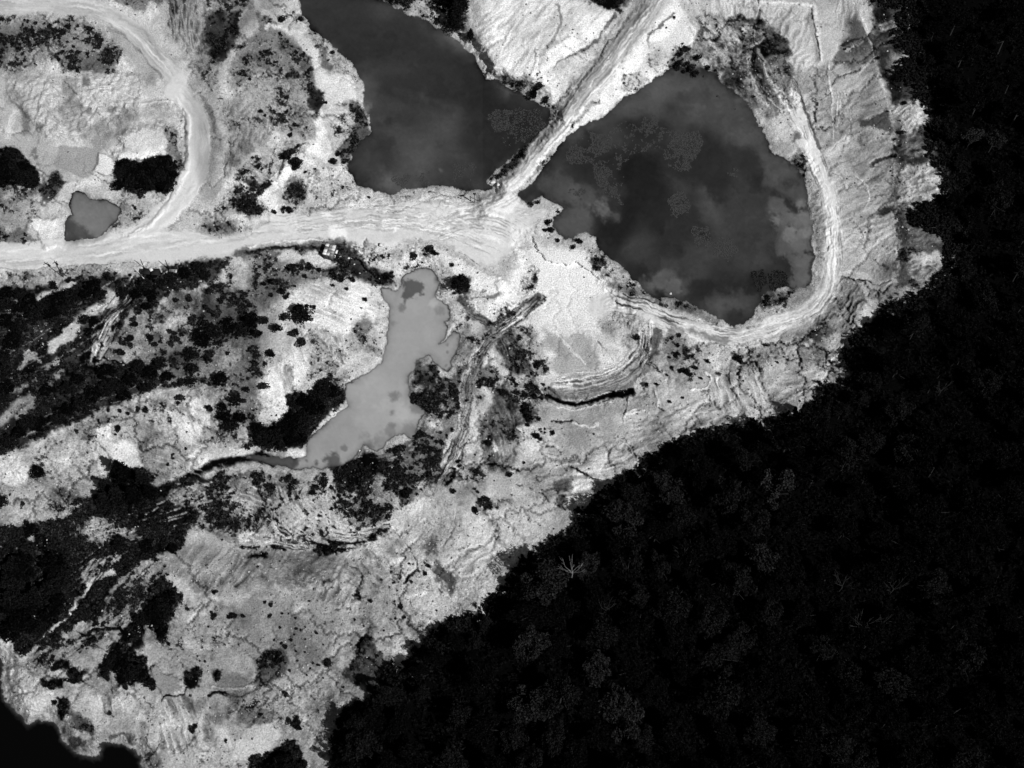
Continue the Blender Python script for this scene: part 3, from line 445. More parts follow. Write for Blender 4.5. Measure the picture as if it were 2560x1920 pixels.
    R('f 480 1370 620 1320 740 1260 850 1290 900 1350 840 1420 700 1480 600 1530 500 1460', 40, D_=.9); R('f 900 1500 1000 1490 1060 1520 1000 1640 920 1620', 90, D_=.7)
    R('f 1020 800 1100 750 1180 780 1200 900 1080 960 1010 900', 90, D_=.8); B('f', 1055, 870, 36, 222, D_=0, warp=4); R('f 1180 700 1240 760 1300 720 1280 800 1200 780', 215, D_=.1); R('f 1090 1060 1180 1060 1200 1140 1120 1130', 205, D_=.2); L('f 840 1240 940 1200 1060 1190', 8, 190)
    L('f 1185 575 1230 510 1265 480', 6, 215, .35); R('f 1270 330 1340 310 1420 480 1560 520 1540 600 1480 640 1400 620 1340 720 1320 560 1280 470 1230 430', 196, D_=.38, T_=1.4)
    B('f', 1310, 360, 50, 224, D_=.05); R('n 620 500 1050 560 1450 520 1400 700 1140 950 1060 980 920 850 760 700', 206, D_=.3, T_=1.4); R('n 1020 580 1120 600 1100 940 1040 960 1010 800', 222, D_=.05)
    R('n 480 300 600 220 720 290 780 400 760 520 660 600 560 560 500 440', 70, D_=.25, T_=1.2, soft=8); rill('n 300 300 640 380 600 600 300 620', 150, .1, 4, 60, .25); R('n 290 320 440 360 460 480 300 520 270 400', 140, D_=.5)
    for s in ['n 340 370 440 440', 'n 310 500 420 480']: L(s, 10, 228)
    L('n 590 600 700 700 780 830 900 880 1000 960 1080 1030', 13, 90, -.5, D_=.2, streak=30, warp=6); L('n 740 470 900 500 960 480', 5, 110, D_=.3); L('n 760 600 950 580 1120 550 1260 545 1400 555 1470 490 1540 420', 7, 125, -.2, D_=.12)
    L('n 1500 380 1560 300 1580 200 1570 150', 20, 130, D_=.45, streak=20); R('n 1420 260 1500 160 1620 120 1660 280 1580 420 1460 520 1380 470 1360 320', 218, T_=.6, h=-.5, soft=6); L('n 1360 320 1420 220 1520 140', 6, 238)
    L('n 1590 190 1600 300 1520 410', 24, 120, D_=.5, warp=8)
    # the white works floor
    R('G 1090 600 1150 520 1240 540 1330 620 1340 700 1400 740 1395 830 1280 860 1180 850 1130 770 1090 700', 224, T_=.35, soft=12)
    R('g 150 0 420 -60 650 60 660 260 640 400 400 420 200 400 120 250', 234, T_=.25, soft=14); R('g 0 60 100 100 170 0 0 -80', 228, T_=.5)
    for x, y, r, v in [(280, 560, 60, 165), (370, 660, 60, 150), (470, 640, 90, 168), (540, 700, 50, 165), (380, 780, 110, 182), (620, 620, 50, 190), (250, 480, 30, 160), (650, 450, 60, 175), (720, 540, 60, 165), (160, 650, 70, 190), (760, 480, 40, 150), (600, 540, 60, 205), (420, 560, 60, 185), (300, 720, 60, 175)]: B('g', x, y, r, v, warp=r * .3)
    B('g', 270, 465, 38, 240); L('g 290 500 400 620 480 700', 5, 215); L('g 560 560 650 680', 4, 140)
    R('g 620 320 850 420 800 560 740 600 640 560 540 440', 190, D_=.18, T_=1.2)
    R('g 460 -60 620 -40 720 60 780 160 860 220 820 270 700 240 640 180 560 130 540 60', 185, D_=.36, T_=1.4); R('g 500 0 570 20 560 100 520 70', 85, D_=.6)
    R('g 840 150 900 110 1000 130 1060 190 1020 240 900 240', 150, D_=.25, T_=1.5); B('g', 1025, 260, 28, 226); B('g', 930, 170, 35, 175)
    L('g 640 190 800 240 900 280 1050 310 1200 370 1320 420', 26, 140, D_=.45)
    L('g 560 330 700 300 860 350 1050 430 1250 490 1430 520 1659 480 h 120 420 260 370 350 290 400 180 420 60 d 430 1600 420 1450 390 1250 340 1130 290 1000 240 880 200 760', 58, 203, road=1, streak=30, sf=.26, hs=.14, T_=.8, warp=5)
    L('c 1600 330 1640 420 1659 500 d 60 600 130 720 190 830 250 920', 14, 195, streak=60, sf=.4, warp=3)
    ruts('g 620 320 700 310 860 350 1050 430 1250 490 1430 520 1659 480 h 120 420 260 370 350 290 400 180 420 60 d 430 1600 420 1450 390 1250 340 1130 290 1000 240 880 200 760', (-20, -16, -12, -7, -3, 2, 6, 10, 15, 19), 80, 1.1, .65, -.15)
    ruts('d 200 800 160 700 110 600 60 480 20 400 c 1620 330', (-12, -7, 0, 6), 70, 1.1, .6)
    L('h 0 430 120 400 260 340 350 260 400 160 410 0 d 420 1500', 34, 208, streak=30, sf=.3, road=1, warp=4); L('d 420 1500 405 1350 360 1170 310 1040 270 930', 26, 218, streak=20, warp=3); R('d 160 610 240 620 250 760 210 760', 208)
    L('g 670 260 860 320 1060 390 1300 450', 5, 90, -.1, streak=10); L('g 680 300 900 380 1100 440', 5, 70, -.1); L('g 720 250 1000 330', 4, 60); R('g 1150 440 1380 530 1400 580 1250 560 1060 470', 130, D_=.3); L('g 900 450 1100 510 1300 570 1500 600 1600 580', 6, 220, .3)
    L('d 60 400 130 480 180 560 210 620 260 760 310 900 330 960', 7, 105, -.15, streak=40, sf=.5); L('c 1659 820 d 60 760 120 700 100 620 40 560', 6, 190); L('d 0 640 120 760 190 830', 5, 200)
    R('d 0 780 60 800 110 870 120 940 40 920 20 900', 195); R('d 110 800 180 830 230 900 170 930', 100, D_=.3)
    # the benches of the pit
    L('g 885 430 870 520 850 600 780 690 700 760 600 800 400 830 250 860', 62, 196, .2, streak=70, sf=.5, hs=.2, warp=4)
    L('g 900 430 905 540 890 640 810 740 700 800 560 840 400 860 260 850', 16, 226, .3, warp=3); L('g 870 510 850 600 780 680 720 740', 5, 85, -.2, warp=3); L('g 830 530 800 600 760 660', 6, 90, -.2)
    L('g 240 900 350 900 500 880 640 850 760 800 820 730', 38, 150, -.3, streak=40, sf=.5, warp=3); L('g 210 890 300 940 400 955 520 935 640 905 760 880', 26, 14, -.9, warp=4, soft=4); L('g 300 910 400 925 500 915 640 880', 5, 210, .2)  # near-black band paints the shadow under the cliff into the ground tone
    R('g 910 460 990 470 980 560 960 640 900 680 880 640 900 560', 100, T_=.8, soft=5); R('g 700 820 800 760 870 690 940 680 960 720 880 740 820 790 740 840', 160); R('g 200 850 280 870 330 930 240 920 150 850', 90, soft=8)
    L('g 770 880 760 960 740 1020 720 1080', 5, 225, .4); crack('g 760 880 745 960 735 1020', 3, 80); crack('g 870 700 940 720 980 740', 3, 60)
    R('g 790 510 830 510 820 580 790 600', 40, D_=.3); R('g 730 500 800 480 790 620 740 640', 150, D_=.3)
    # pale slopes south of the pit
    R('g 960 560 1060 480 1250 540 1500 590 1659 570 h 300 470 540 520 530 660 380 740 100 740 0 600 g 1659 760 1560 900 1300 900 1000 820 980 700', 168, D_=.22, T_=1.4)
    R('g 1040 500 1160 560 1140 660 1020 680 980 620 1000 540', 125, D_=.42); R('g 1240 620 1440 630 1400 720 1330 760 1240 680', 195, D_=.05)
    R('g 240 940 760 900 960 840 1290 900 1659 700 h 100 700 380 740 540 640 560 760 400 850 200 1000 0 1090 g 1400 1160 1100 1240 820 1400 640 1520 480 1659 k 430 100 200 240 20 440 j 1659 280 1500 0 o 1700 1659 1500 1300 1400 800 1700 600 g 160 1000', 192, D_=.05, T_=.9)
    rill('g 700 1100 1290 900 1500 1100 1100 1240 820 1400 600 1350', -25, .05, 4, 30, .4); rill('g 60 1350 400 1300 800 1280 800 1400 400 1600 100 1500', -10, .05, 5, 34, .4, seed=84); rill('h 0 760 400 700 540 660 340 860 0 1000', -15, .05, 4, 26, .35); rill('g 1250 800 1659 640 1659 1000 1300 1000', 70, .05, 4, 30, .35)
    R('g 350 1060 760 1070 800 1000 700 1000 900 1180 700 1280 450 1250 330 1150', 178, T_=.8)
    R('g 800 860 950 850 950 960 1060 1000 960 1180 760 1180 720 1060', 186, D_=.06, T_=.9)
    R('g 120 1500 160 1400 330 1420 400 1500 340 1560 250 1580 150 1560', 138, T_=1.6, soft=12); R('g 250 1560 350 1550 340 1600 280 1600', 60); R('g 280 1590 330 1600 340 1640 300 1640', 90)
    R('g 350 1500 480 1450 560 1420 500 1520 430 1659 340 1659 360 1570', 222, T_=.7); L('g 420 1400 560 1380 620 1400', 18, 222); L('g 380 1360 450 1400 530 1440 580 1450', 5, 60, -.4)
    for s in ['g 250 1060 310 1080 380 1070 440 1080 500 1100 560 1090', 'g 190 1230 240 1220 310 1280', 'g 190 1270 290 1290', 'g 1270 780 1290 850 1270 900', 'g 1290 900 1300 1000 1295 1120', 'g 1540 680 1560 760 1600 860 1659 920', 'g 1340 790 1350 850', 'g 1420 1040 1440 1100', 'g 690 1170 750 1230 800 1310 810 1370 850 1400', 'g 930 860 950 960 980 1000', 'g 40 1480 100 1500 180 1560 260 1600 330 1650', 'g 1180 850 1280 870 1290 800', 'j 1100 500 1200 520', 'j 1300 640 1430 640', 'h 60 550 180 600 340 650 420 680 530 640', 'h 0 640 90 660 300 670', 'h 320 740 370 760 370 850', 'h 140 600 170 650']: crack(s, 3, 75, -.45)
    for s in ['g 1160 860 1270 850 1290 780 1250 760', 'g 1320 780 1340 850', 'g 930 870 950 960', 'g 800 990 740 1020 860 1000', 'g 400 1080 500 1105 560 1090', 'g 190 1220 250 1210 300 1250', 'h 350 670 440 640 500 560', 'h 0 1000 80 950 240 870 380 800', 'g 1180 1170 1280 1140 1300 1100', 'g 790 1330 900 1360']: L(s, 7, 228, .3)
    R('h 190 560 350 460 460 440 430 520 330 540 240 560', 100, D_=.35, T_=1.3); R('h 200 560 260 560 240 600 180 600', 205); R('h 330 660 520 600 530 560 440 560', 168)
    R('h 400 740 560 730 560 850 450 840 400 830', 160, D_=.35, T_=1.4); R('h 340 870 460 850 560 830 560 980 400 1010 350 960', 90, D_=.4); R('h 0 960 340 880 340 950 220 1040 0 1100 g 1400 1150 1300 1130', 205, D_=.14)
    R('g 1180 1200 1659 1020 h 60 1070 0 1120 g 1560 1130 1200 1220', 200, D_=.2)
    # track and grass patch in the middle
    R('n 1060 1030 1300 1010 1400 1080 1500 1200 1560 1400 1620 1500 1600 1659 1300 1659 1180 1500 1080 1300', 78, D_=.35, T_=1.5, soft=9); rill('n 1060 1030 1300 1010 1500 1200 1600 1659 1300 1659 1080 1300', 70, .11, 4, 55, .25)
    R('n 1400 1000 1560 980 1800 1400 1900 1659 1600 1659 1560 1400', 190, D_=.36, T_=1.3)
    R('n 640 1080 1000 1000 900 1150 760 1300 640 1500 500 1400', 180, D_=.5)
    R('n 740 1400 900 1300 1040 1250 1200 1500 1300 1659 o 1200 60 800 100 740 0 n 700 1600', 125, D_=.66); L('n 940 1470 1010 1330 1060 1380', 18, 224, D_=0); L('n 1080 1480 1150 1560 1260 1640', 18, 215, D_=.1)
    R('o 780 100 900 60 1180 40 1200 160 1000 380 860 420 800 380', 190, D_=.62); L('o 950 200 1040 370', 16, 222, D_=0)
    R('o 1060 180 1300 160 1420 420 1460 700 1400 900 1360 1200 1240 1300 1060 1300 960 1100 860 900 860 600 1000 420', 105, D_=.32, T_=1.7, soft=10); rill('o 900 500 1300 200 1440 500 1380 1100 1060 1300 900 900', 75, .08, 3, 42, .2)
    L('o 1060 900 1110 1020', 12, 228, D_=0); R('o 960 820 1060 780 1080 960 1000 1000', 40, D_=.6)
    R('o 1200 0 1600 0 1800 300 1600 400 1450 330 1300 200', 190, D_=.6); R('o 1450 330 1600 340 1600 420 1500 420', 224, D_=.05); R('o 1440 420 1620 420 1600 640 1560 720 1480 640', 95, D_=.75)
    R('o 1400 700 1600 680 1900 780 1800 1100 1600 1150 1500 900', 212, D_=.14); R('o 640 900 800 900 1000 1400 900 1500 620 1500 560 1400 660 1100', 198, D_=.25, T_=1.5)
    R('o 940 1400 1100 1360 1280 1520 1300 1659 960 1659', 190, T_=.5); R('o 1380 1300 1600 1250 1900 1250 2100 1400 2100 1600 1800 1620 1700 1659 1450 1500', 160, D_=.1, T_=1.3); R('o 1900 1480 2120 1430 2120 1540 1950 1600', 100)
    crack('o 1400 1480 1600 1560 1720 1659', 3.5, 70); crack('o 1780 970 1850 950 1940 1030 1990 1070', 3, 60); crack('o 1860 600 1980 640 2200 620', 3, 60)
    L('n 1720 590 1620 680 1480 800 1280 960 1100 1090 940 1180 860 1280 760 1380', 20, 165, D_=.3, streak=60, sf=.55, hs=.3, warp=4)
    L('n 1690 540 1500 660 1360 760 1200 880 1090 960', 9, 110, D_=.3, streak=90, sf=.6, warp=4); L('n 1450 840 1320 940 1200 1020', 7, 230, .3, D_=0)
    L('n 1100 1090 960 1250 820 1450 780 1600 o 760 0 720 160 700 360 640 560 620 760 560 960 480 1150 380 1320 240 1500 120 1659', 30, 150, D_=.3, streak=60, sf=.4, hs=.25, warp=5)
    L('n 940 1180 860 1280 760 1400 720 1560 o 640 60 600 250 600 420', 8, 205, .2, D_=0, streak=20); L('o 620 900 520 1150 430 1300 300 1480', 6, 200, D_=0); L('o 640 1100 520 1380 420 1520', 9, 35, D_=.5); L('o 500 820 430 960 370 1200', 14, 205, D_=0); L('o 600 1080 560 1280', 12, 215, D_=0)
    ruts('n 1750 560 1620 670 1480 790 1280 950 1100 1080 940 1180 860 1280 760 1400', (-12, -6, -1, 5, 12), 45, 1.2, .75, -.2)
    ruts('n 1100 1090 960 1250 820 1450 780 1600 o 760 0 720 160 700 360 640 560 620 760 560 960 480 1150 380 1320 240 1500', (-18, -13, -7, -2, 4, 10, 16), 48, 1.2, .7, -.2); ruts('n 940 1250 820 1450 780 1600 o 740 0 690 160 670 360 610 560 590 760 530 960 450 1150', (-14, -4, 6, 16), 215, 1.2, .6, .1)
    R('f 1060 1480 1120 1480 1060 1560 900 1659 j 700 80 600 120 j 850 60 1200 -60 f 1280 1480', 200, D_=.1)
    # lower scrub with tracks
    R('j -60 -60 600 -80 860 0 880 80 700 130 550 160 400 200 100 180 -60 220', 180, D_=.52, DS_=.35); R('j -60 130 100 160 380 180 360 240 100 250 -60 280', 205, D_=.2)
    for s in ['j 110 0 130 100 200 150 350 190', 'j 150 0 170 90 260 150 380 180', 'j 400 0 380 100 400 180', 'j 440 20 520 130 610 200 610 290', 'j -100 210 100 200 300 230 360 240', 'j -100 150 50 140 150 160', 'j 700 140 800 110 880 90', 'j -100 180 80 190 250 210']: L(s, 13, 212, D_=0, DS_=0, streak=40)
    for s in ['j 90 20 110 120 180 180', 'j 130 40 180 130 280 160 370 190', 'j 370 200 480 210 600 200', 'j 410 10 395 110 420 180', 'j 460 40 540 150 600 210', 'j -100 230 60 225 200 245']: L(s, 9, 35, D_=.6, brk=1)
    R('j 380 210 500 200 600 200 700 170 760 100 880 60 880 110 800 170 700 220 560 240 520 280 380 240', 16, D_=.8, soft=5); L('j 560 160 700 130 860 90', 8, 170, D_=0, streak=60, sf=.6); R('j -60 260 60 270 60 300 -60 310', 20, D_=.8)
    R('j 640 -60 900 -60 860 60 760 60 660 20', 130, D_=.7)
    L('j 845 0 870 60 900 120', 4, 225, D_=0)
    R('i 200 900 1080 300 1659 200 j 600 240 1000 560 1100 800 850 1100 600 1320 560 1800 i -200 1800', add=-25, soft=30)
    R('g 100 1000 1290 900 1659 760 h 400 850 g 1659 1110 1200 1220 860 1400 400 1659 0 1659', add=-18, soft=30)
    # causeway ruts, haul road ruts, bench edges, painted cliff shade
    ruts('c -60 1210 180 960 340 760 480 590 620 420 760 230 880 90 960 -20', (-21, -15, -10, -4, 3, 8, 14, 20), 120, 1.2, .55, -.12)
    ruts('c 150 920 300 730 440 560 560 400 640 300', (-8, -2, 4), 95, 1.2, .6)
    ruts('b -50 1480 200 1460 450 1420 700 1400 1000 1420 1300 1480 1600 1600', (-26, -18, -9, 0, 10, 18, 26), 140, 1.1, .5, -.1); ruts('b 900 1440 1100 1400 1350 1370 1600 1290 c 60 1180', (-20, -12, -4, 5, 13, 22), 130, 1.1, .5, -.1)
    ruts('b 1100 1500 1300 1420 1500 1420 1659 1480 c 100 1560', (-24, -17, -10, -2, 6, 15, 24), 120, 1.1, .55, -.1); ruts('b 1250 1300 1180 1400 1120 1480', (-12, -6, 0, 6, 12), 130, 1, .5)
    ruts('g 885 440 880 520 860 600 790 690 700 770 560 820 400 845 250 860', (-26, -20, -14, -8, -2, 5, 10, 15), 85, 1.3, .7, -.25)
    ruts('j 130 -20 150 80 220 150 380 185', (-8, -3, 3, 9), 40, 1.4, .8, -.2); ruts('j 380 200 480 190 600 150 760 100 880 60', (-10, -4, 3, 9, 14), 30, 1.5, .8, -.2); ruts('j -60 220 80 200 240 225 360 240', (-14, -7, 0, 7), 45, 1.2, .7)
    ruts('m 1900 300 1820 500 1650 700 1480 940 1400 1150 1300 1300 1230 1500', (-26, -18, -10, -2, 7, 15, 24), 25, 1.4, .8, -.4)
    ruts('i 740 270 640 360 560 470 450 640 330 780 180 940', (-18, -10, 10, 18, 28), 25, 1.6, .8, -.4); ruts('i 900 500 760 620 560 760 380 900 200 1020', (-30, -16, 0, 14, 30), 70, 1.2, .6)
    for x in range(8): ruts('h %d 120 %d 300' % (430 + 14 * x, 360 + 12 * x), (0,), 100, 1.0, .4, -.2, seed=x)
    L('g 215 895 300 935 400 955 520 937 600 915 650 903', 10, 14, -.8, warp=3, D_=0, T_=.2); L('g 640 905 700 890 760 880', 17, 14, -1.0, warp=4, D_=0, T_=.2); L('g 200 870 300 900 420 915 560 890 660 850', 10, 120, -.2, warp=3); L('g 300 975 400 985 520 965 600 940 640 950', 9, 226, .2)  # near-black strips repeat the cliff shadow as ground colour
    crack('g 870 700 900 690 940 700 970 740', 5, 40); crack('g 610 880 700 860 780 850', 4, 60)
    # light ruts and openings through the scrub
    ruts('G 600 1040 620 1090 660 1135 740 1165 840 1150 920 1110', (-22, -14, -7, 0, 7, 14, 21), 205, 2.2, .85, .1, D_=0)
    ruts('G 650 1040 660 1080 700 1120 760 1150', (-12, 0, 12), 210, 2.0, .85, .1, D_=0); ruts('G 700 1030 715 1080 725 1150', (-16, -4, 8, 20), 205, 1.8, .8, .1, D_=0); ruts('G 520 1060 590 1090 640 1140', (-18, -6, 6, 18), 205, 1.8, .8, .1, D_=0)
    ruts('G 430 1090 500 1080 580 1120 660 1160', (-24, -12, 0, 12, 24), 200, 1.8, .8, .1, seed=3, D_=0); ruts('G 200 1160 300 1130 420 1090 500 1050', (-30, -18, -6, 8, 20, 34), 190, 1.6, .75, .1, seed=4, D_=0)
    ruts('G 60 1300 150 1240 240 1180 330 1140', (-40, -26, -12, 4, 20, 36), 185, 1.5, .7, .1, seed=5, D_=0); ruts('G 330 1000 420 1030 480 1060', (-20, -8, 6, 18, 30), 195, 1.6, .7, .1, seed=6, D_=0)
    ruts('G 20 800 120 740 220 680 300 620', (-50, -32, -10, 12, 34, 56), 185, 1.6, .65, .1, seed=7, D_=0); ruts('G 60 960 180 900 320 850 460 800', (-44, -26, -8, 10, 28), 180, 1.5, .6, .1, seed=8, D_=0)
    ruts('G 770 980 860 960 930 900 960 820', (-30, -16, 0, 16, 30), 205, 2.0, .7, .1, seed=9, D_=0)
    # wood floor
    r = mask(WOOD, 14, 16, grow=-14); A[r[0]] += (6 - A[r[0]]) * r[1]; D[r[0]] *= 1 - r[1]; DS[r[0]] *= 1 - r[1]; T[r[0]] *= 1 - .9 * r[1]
    # ---------------- water tone
    WV[:] = 55
    R('b 640 570 720 560 870 600 1060 610 1250 650 1450 700 1659 800 1500 1240 600 1230', 64, soft=30, warp=24, water=True)
    for x, y, r, v in [(840, 640, 150, 70), (1200, 700, 120, 74), (1330, 730, 60, 84), (1200, 900, 200, 76), (950, 1000, 160, 74), (1050, 1060, 90, 84), (1130, 160, 60, 80), (1180, 230, 70, 66), (1290, 290, 70, 92), (700, 640, 50, 95), (700, 690, 30, 130), (760, 620, 70, 80), (870, 1190, 50, 105), (720, 1150, 80, 60), (830, 960, 70, 55), (850, 790, 45, 50), (1430, 430, 60, 86), (1500, 530, 60, 90), (1600, 620, 50, 120), (1580, 900, 60, 62), (1330, 1110, 110, 56), (1470, 1150, 80, 74), (1550, 780, 90, 52), (860, 60, 60, 70), (1490, 600, 80, 66), (1070, 1120, 16, 90), (1190, 1105, 10, 95), (480, 130, 100, 52)]: B('b', x, y, r, v, water=True, soft=r * .5, warp=r * .4)
    R('b 800 600 1070 610 1250 660 1400 720 1500 560 1400 400 1200 300 950 250', 55, soft=26, warp=16, water=True); L_w('b 900 590 1100 640 1260 700', 9, 63)
    for x, y, r, v in [(140, 780, 110, 62), (70, 700, 60, 72), (200, 760, 40, 90), (60, 860, 80, 56)]: B('c', x, y, r, v, water=True, soft=r * .5)
    R('c 340 900 480 790 700 640 900 540 1080 470 1300 500 1500 640 1620 820 1659 1000 1500 980 1380 930 1200 850 1000 760 820 740 640 800 500 850 380 920', 84, soft=22, warp=20, water=True)
    R('c 140 1190 300 1120 420 1180 560 1250 560 1320 400 1320 250 1300', 82, soft=14, water=True); R('c 260 1480 330 1360 520 1330 560 1420 520 1520 340 1560', 88, soft=12, water=True)
    R('c 700 1000 860 980 960 1000 1010 1300 960 1500 700 1460 720 1250', 42, soft=20, water=True); R('c 480 860 760 790 950 900 760 1000 600 1100 480 1150 360 1060', 50, soft=18, water=True)
    R('c 1000 1140 1180 1190 1300 1280 1450 1440 1659 1400 1659 1659 1400 1560 1280 1500 1160 1330', 80, soft=18, warp=20, water=True)
    R('c 540 1420 850 1400 860 1560 700 1600 560 1540', 44, soft=20, water=True)
    B('c', 590, 1370, 62, 118, water=True, soft=14); B('c', 660, 1400, 40, 90, water=True)
    for x, y, r, v in [(1250, 1520, 60, 46), (1400, 1600, 75, 42), (1560, 1480, 80, 50), (1080, 1350, 90, 52), (1630, 1330, 60, 104), (1430, 1110, 80, 58), (1180, 960, 130, 50), (640, 830, 70, 72), (1000, 600, 110, 100), (1150, 640, 90, 90), (1380, 700, 80, 96), (1500, 800, 90, 92), (1600, 1080, 80, 66), (800, 1620, 70, 78), (1040, 700, 60, 60), (330, 1100, 60, 66), (400, 1255, 30, 95)]: B('c', x, y, r, v, water=True, soft=r * .5, warp=r * .5)
    R('d -60 1000 40 1000 130 1060 200 1130 240 1250 240 1330 130 1310 40 1250 -40 1200', 82, soft=12, water=True)
    for x, y, r, v in [(60, 1330, 60, 128), (150, 1420, 60, 120), (230, 1400, 50, 150), (130, 1530, 60, 88), (190, 1580, 70, 80), (70, 1400, 50, 115), (40, 1150, 60, 92), (150, 1230, 60, 66), (250, 1440, 30, 165)]: B('d', x, y, r, v, water=True)
    R('h 120 -20 290 -20 300 170 200 195 150 190', 96, soft=6, water=True); R('d 40 1300 120 1300 h 110 60 60 0 d 40 1600', 84, soft=10, water=True); L_w('d 100 1480 h 105 0 110 60', .8, 105)
    R('d -200 1100 30 1250 30 1659 h 60 60 0 60 g 1500 100 1200 40 1300 -100', 70, soft=24, water=True)
    for x, y, r, v in [(1300, 310, 90, 90), (1420, 340, 90, 94), (1560, 320, 50, 80), (1000, 80, 100, 78), (1200, 60, 120, 74), (1440, 420, 60, 50), (850, 100, 60, 55), (1100, 220, 70, 80), (1050, 200, 40, 110), (860, 210, 50, 95), (960, 130, 60, 110), (1480, 60, 80, 62), (1350, 130, 80, 60), (1600, 160, 50, 45)]: B('g', x, y, r, v, water=True)
    R('d 60 1310 130 1330 200 1380 270 1400 300 1500 300 1659 230 1620 200 1500 140 1450 110 1560 60 1480', 92, soft=6, warp=14, water=True); R('d 120 1040 250 1180 270 1380 200 1380 100 1280 60 1180', 88, soft=14, warp=16, water=True, amt=.7); R('h 150 0 290 0 290 170 200 190', 112, soft=8, warp=12, water=True, amt=.8)
    for x, y, r, v in [(60, 1330, 60, 100), (150, 1400, 75, 105), (215, 1340, 45, 125), (230, 1430, 60, 118), (250, 1520, 40, 125), (130, 1620, 60, 92), (210, 1600, 45, 110), (140, 1500, 40, 125), (60, 1420, 40, 120), (150, 1200, 50, 60), (100, 1120, 50, 90), (200, 1250, 40, 84)]: B('d', x, y, r, v, water=True, amt=1)
    R('b 1250 330 1450 480 1600 640 1659 700 c 260 760 40 960 b 1540 1120 1400 1180 1330 900 1300 600', 50, soft=30, warp=26, water=True)
    R(POND['milky'][0], 160, soft=4, warp=2, water=True)
    for x, y, r, v in [(1000, 500, 160, 164), (800, 900, 140, 166), (640, 1150, 130, 152), (900, 700, 90, 156), (460, 1250, 90, 150), (1060, 200, 70, 150), (880, 300, 60, 152)]: B('f', x, y, r, v, water=True)
    R('f 940 170 1000 150 1080 170 1085 250 1040 260 1010 300 960 300 920 270 960 230', 92, soft=5, water=True)
    for x, y, r, v in [(935, 330, 26, 115), (1195, 360, 26, 130), (885, 430, 22, 135), (905, 920, 30, 118), (880, 1015, 22, 110), (888, 1100, 22, 118), (870, 1140, 34, 128), (1240, 575, 13, 120), (1242, 620, 13, 118), (1232, 715, 10, 125), (570, 1250, 16, 115), (700, 1160, 30, 138), (790, 1180, 50, 132), (940, 1030, 60, 175), (1000, 1120, 45, 130), (740, 1220, 50, 120), (390, 1335, 22, 90), (460, 1320, 30, 80), (320, 1330, 14, 110), (240, 1340, 40, 60), (500, 1340, 40, 85), (1180, 150, 30, 110), (430, 1100, 40, 118), (1000, 800, 30, 130), (1160, 300, 26, 185), (1040, 980, 30, 120), (900, 195, 18, 190)]: B('f', x, y, r, v, water=True)
    R('f -60 1290 100 1300 220 1310 240 1370 200 1400 -60 1350', 88, soft=5, water=True)
    R(POND['mud'][0], 112, soft=4, warp=2, water=True); R('a 440 1440 560 1480 620 1540 420 1570', 78, soft=8, water=True)
    R(POND['corner'][0], 5, soft=4, warp=2, water=True); L_w('i 80 1260 150 1350 190 1375 240 1345', 12, 60); L_w('i 400 1440 480 1550 620 1585', 18, 48)
def L_w(s, w, V):
    pts = smooth(P(s), False, 4); f = seg_field(pts, False, w * 2 + 10)
    if f is None: return
    sl, d, _, _ = f; m = sm(.5 - (d - w + WARP[sl] * 5) / (w * 1.4)); WV[sl] += (V - WV[sl]) * m
features()
# spoil heaps: tipped loads lying side by side, each a low dome
def worley(x, y, seed):
    r = np.random.default_rng(seed).random((2, 64, 64), dtype=np.float32); xi = np.floor(x).astype(int); yi = np.floor(y).astype(int); best = np.full(x.shape, 9, np.float32); hh = np.zeros_like(best)
    for a in (-1, 0, 1):
        for b in (-1, 0, 1):
            cx = xi + a; cy = yi + b; jx = r[0][cy & 63, cx & 63]; jy = r[1][cy & 63, cx & 63]
            d = (x - cx - .15 - .7 * jx) ** 2 + (y - cy - .15 - .7 * jy) ** 2
            m = d < best; best = np.where(m, d, best); hh = np.where(m, jx * .5 + jy * .5, hh)
    return best, hh
r = mask('a 60 520 930 480 900 690 700 830 560 900 300 890 180 760 120 690 60 600', 8, 8); sl, m = r
d, hh = worley(UU[sl] / 21 + .9 * WARP[sl] + VV[sl] / 60 + .25 * WARPF[sl], VV[sl] / 15 + 1.1 * WARP[sl] + .25 * WARPF[sl], 5)
H[sl] += m * (1.35 * np.clip(1 - d * 1.5, -.1, 1) * (.35 + hh)); A[sl] += m * (hh - .5) * 34
# low scrub seen as ground cover
ROADM = sm((ROAD - .5) * 3)
D *= 1 - .85 * ROADM; DS *= 1 - .85 * ROADM
def rank(n): q = np.quantile(n[::7, ::7], np.linspace(0, 1, 65)); return np.interp(n, q, np.linspace(0, 1, 65)).astype(np.float32)
NP = rank(fbm(UU / 50, VV / 50, 3, 28, .6))
NV = rank(fbm(UU / 13, VV / 13, 5, 20, .8) + .45 * (NP - .5))
NF = rank(fbm(UU / 6, VV / 6, 3, 24, .85) + .3 * (NP - .5))
cs, ss = math.cos(math.radians(-55)), math.sin(math.radians(-55))
al = UU * cs + VV * ss; ac = -UU * ss + VV * cs
NS = rank(fbm(ac / 9 + WARP * 1.2, al / 36, 5, 33, .75) + .45 * (NP - .5))
def blur(a, r):
    for ax in (0, 1):
        for _ in range(2):
            c = np.cumsum(np.pad(a, [(r + 1, r) if k == ax else (0, 0) for k in (0, 1)], mode='edge'), axis=ax, dtype=np.float64); n = a.shape[ax]
            hi = np.take(c, np.arange(2 * r + 1, 2 * r + 1 + n), ax); lo = np.take(c, np.arange(0, n), ax); a = ((hi - lo) / (2 * r + 1)).astype(np.float32)
    return a
N60 = rank(fbm(UU / 34, VV / 34, 4, 210, .6))
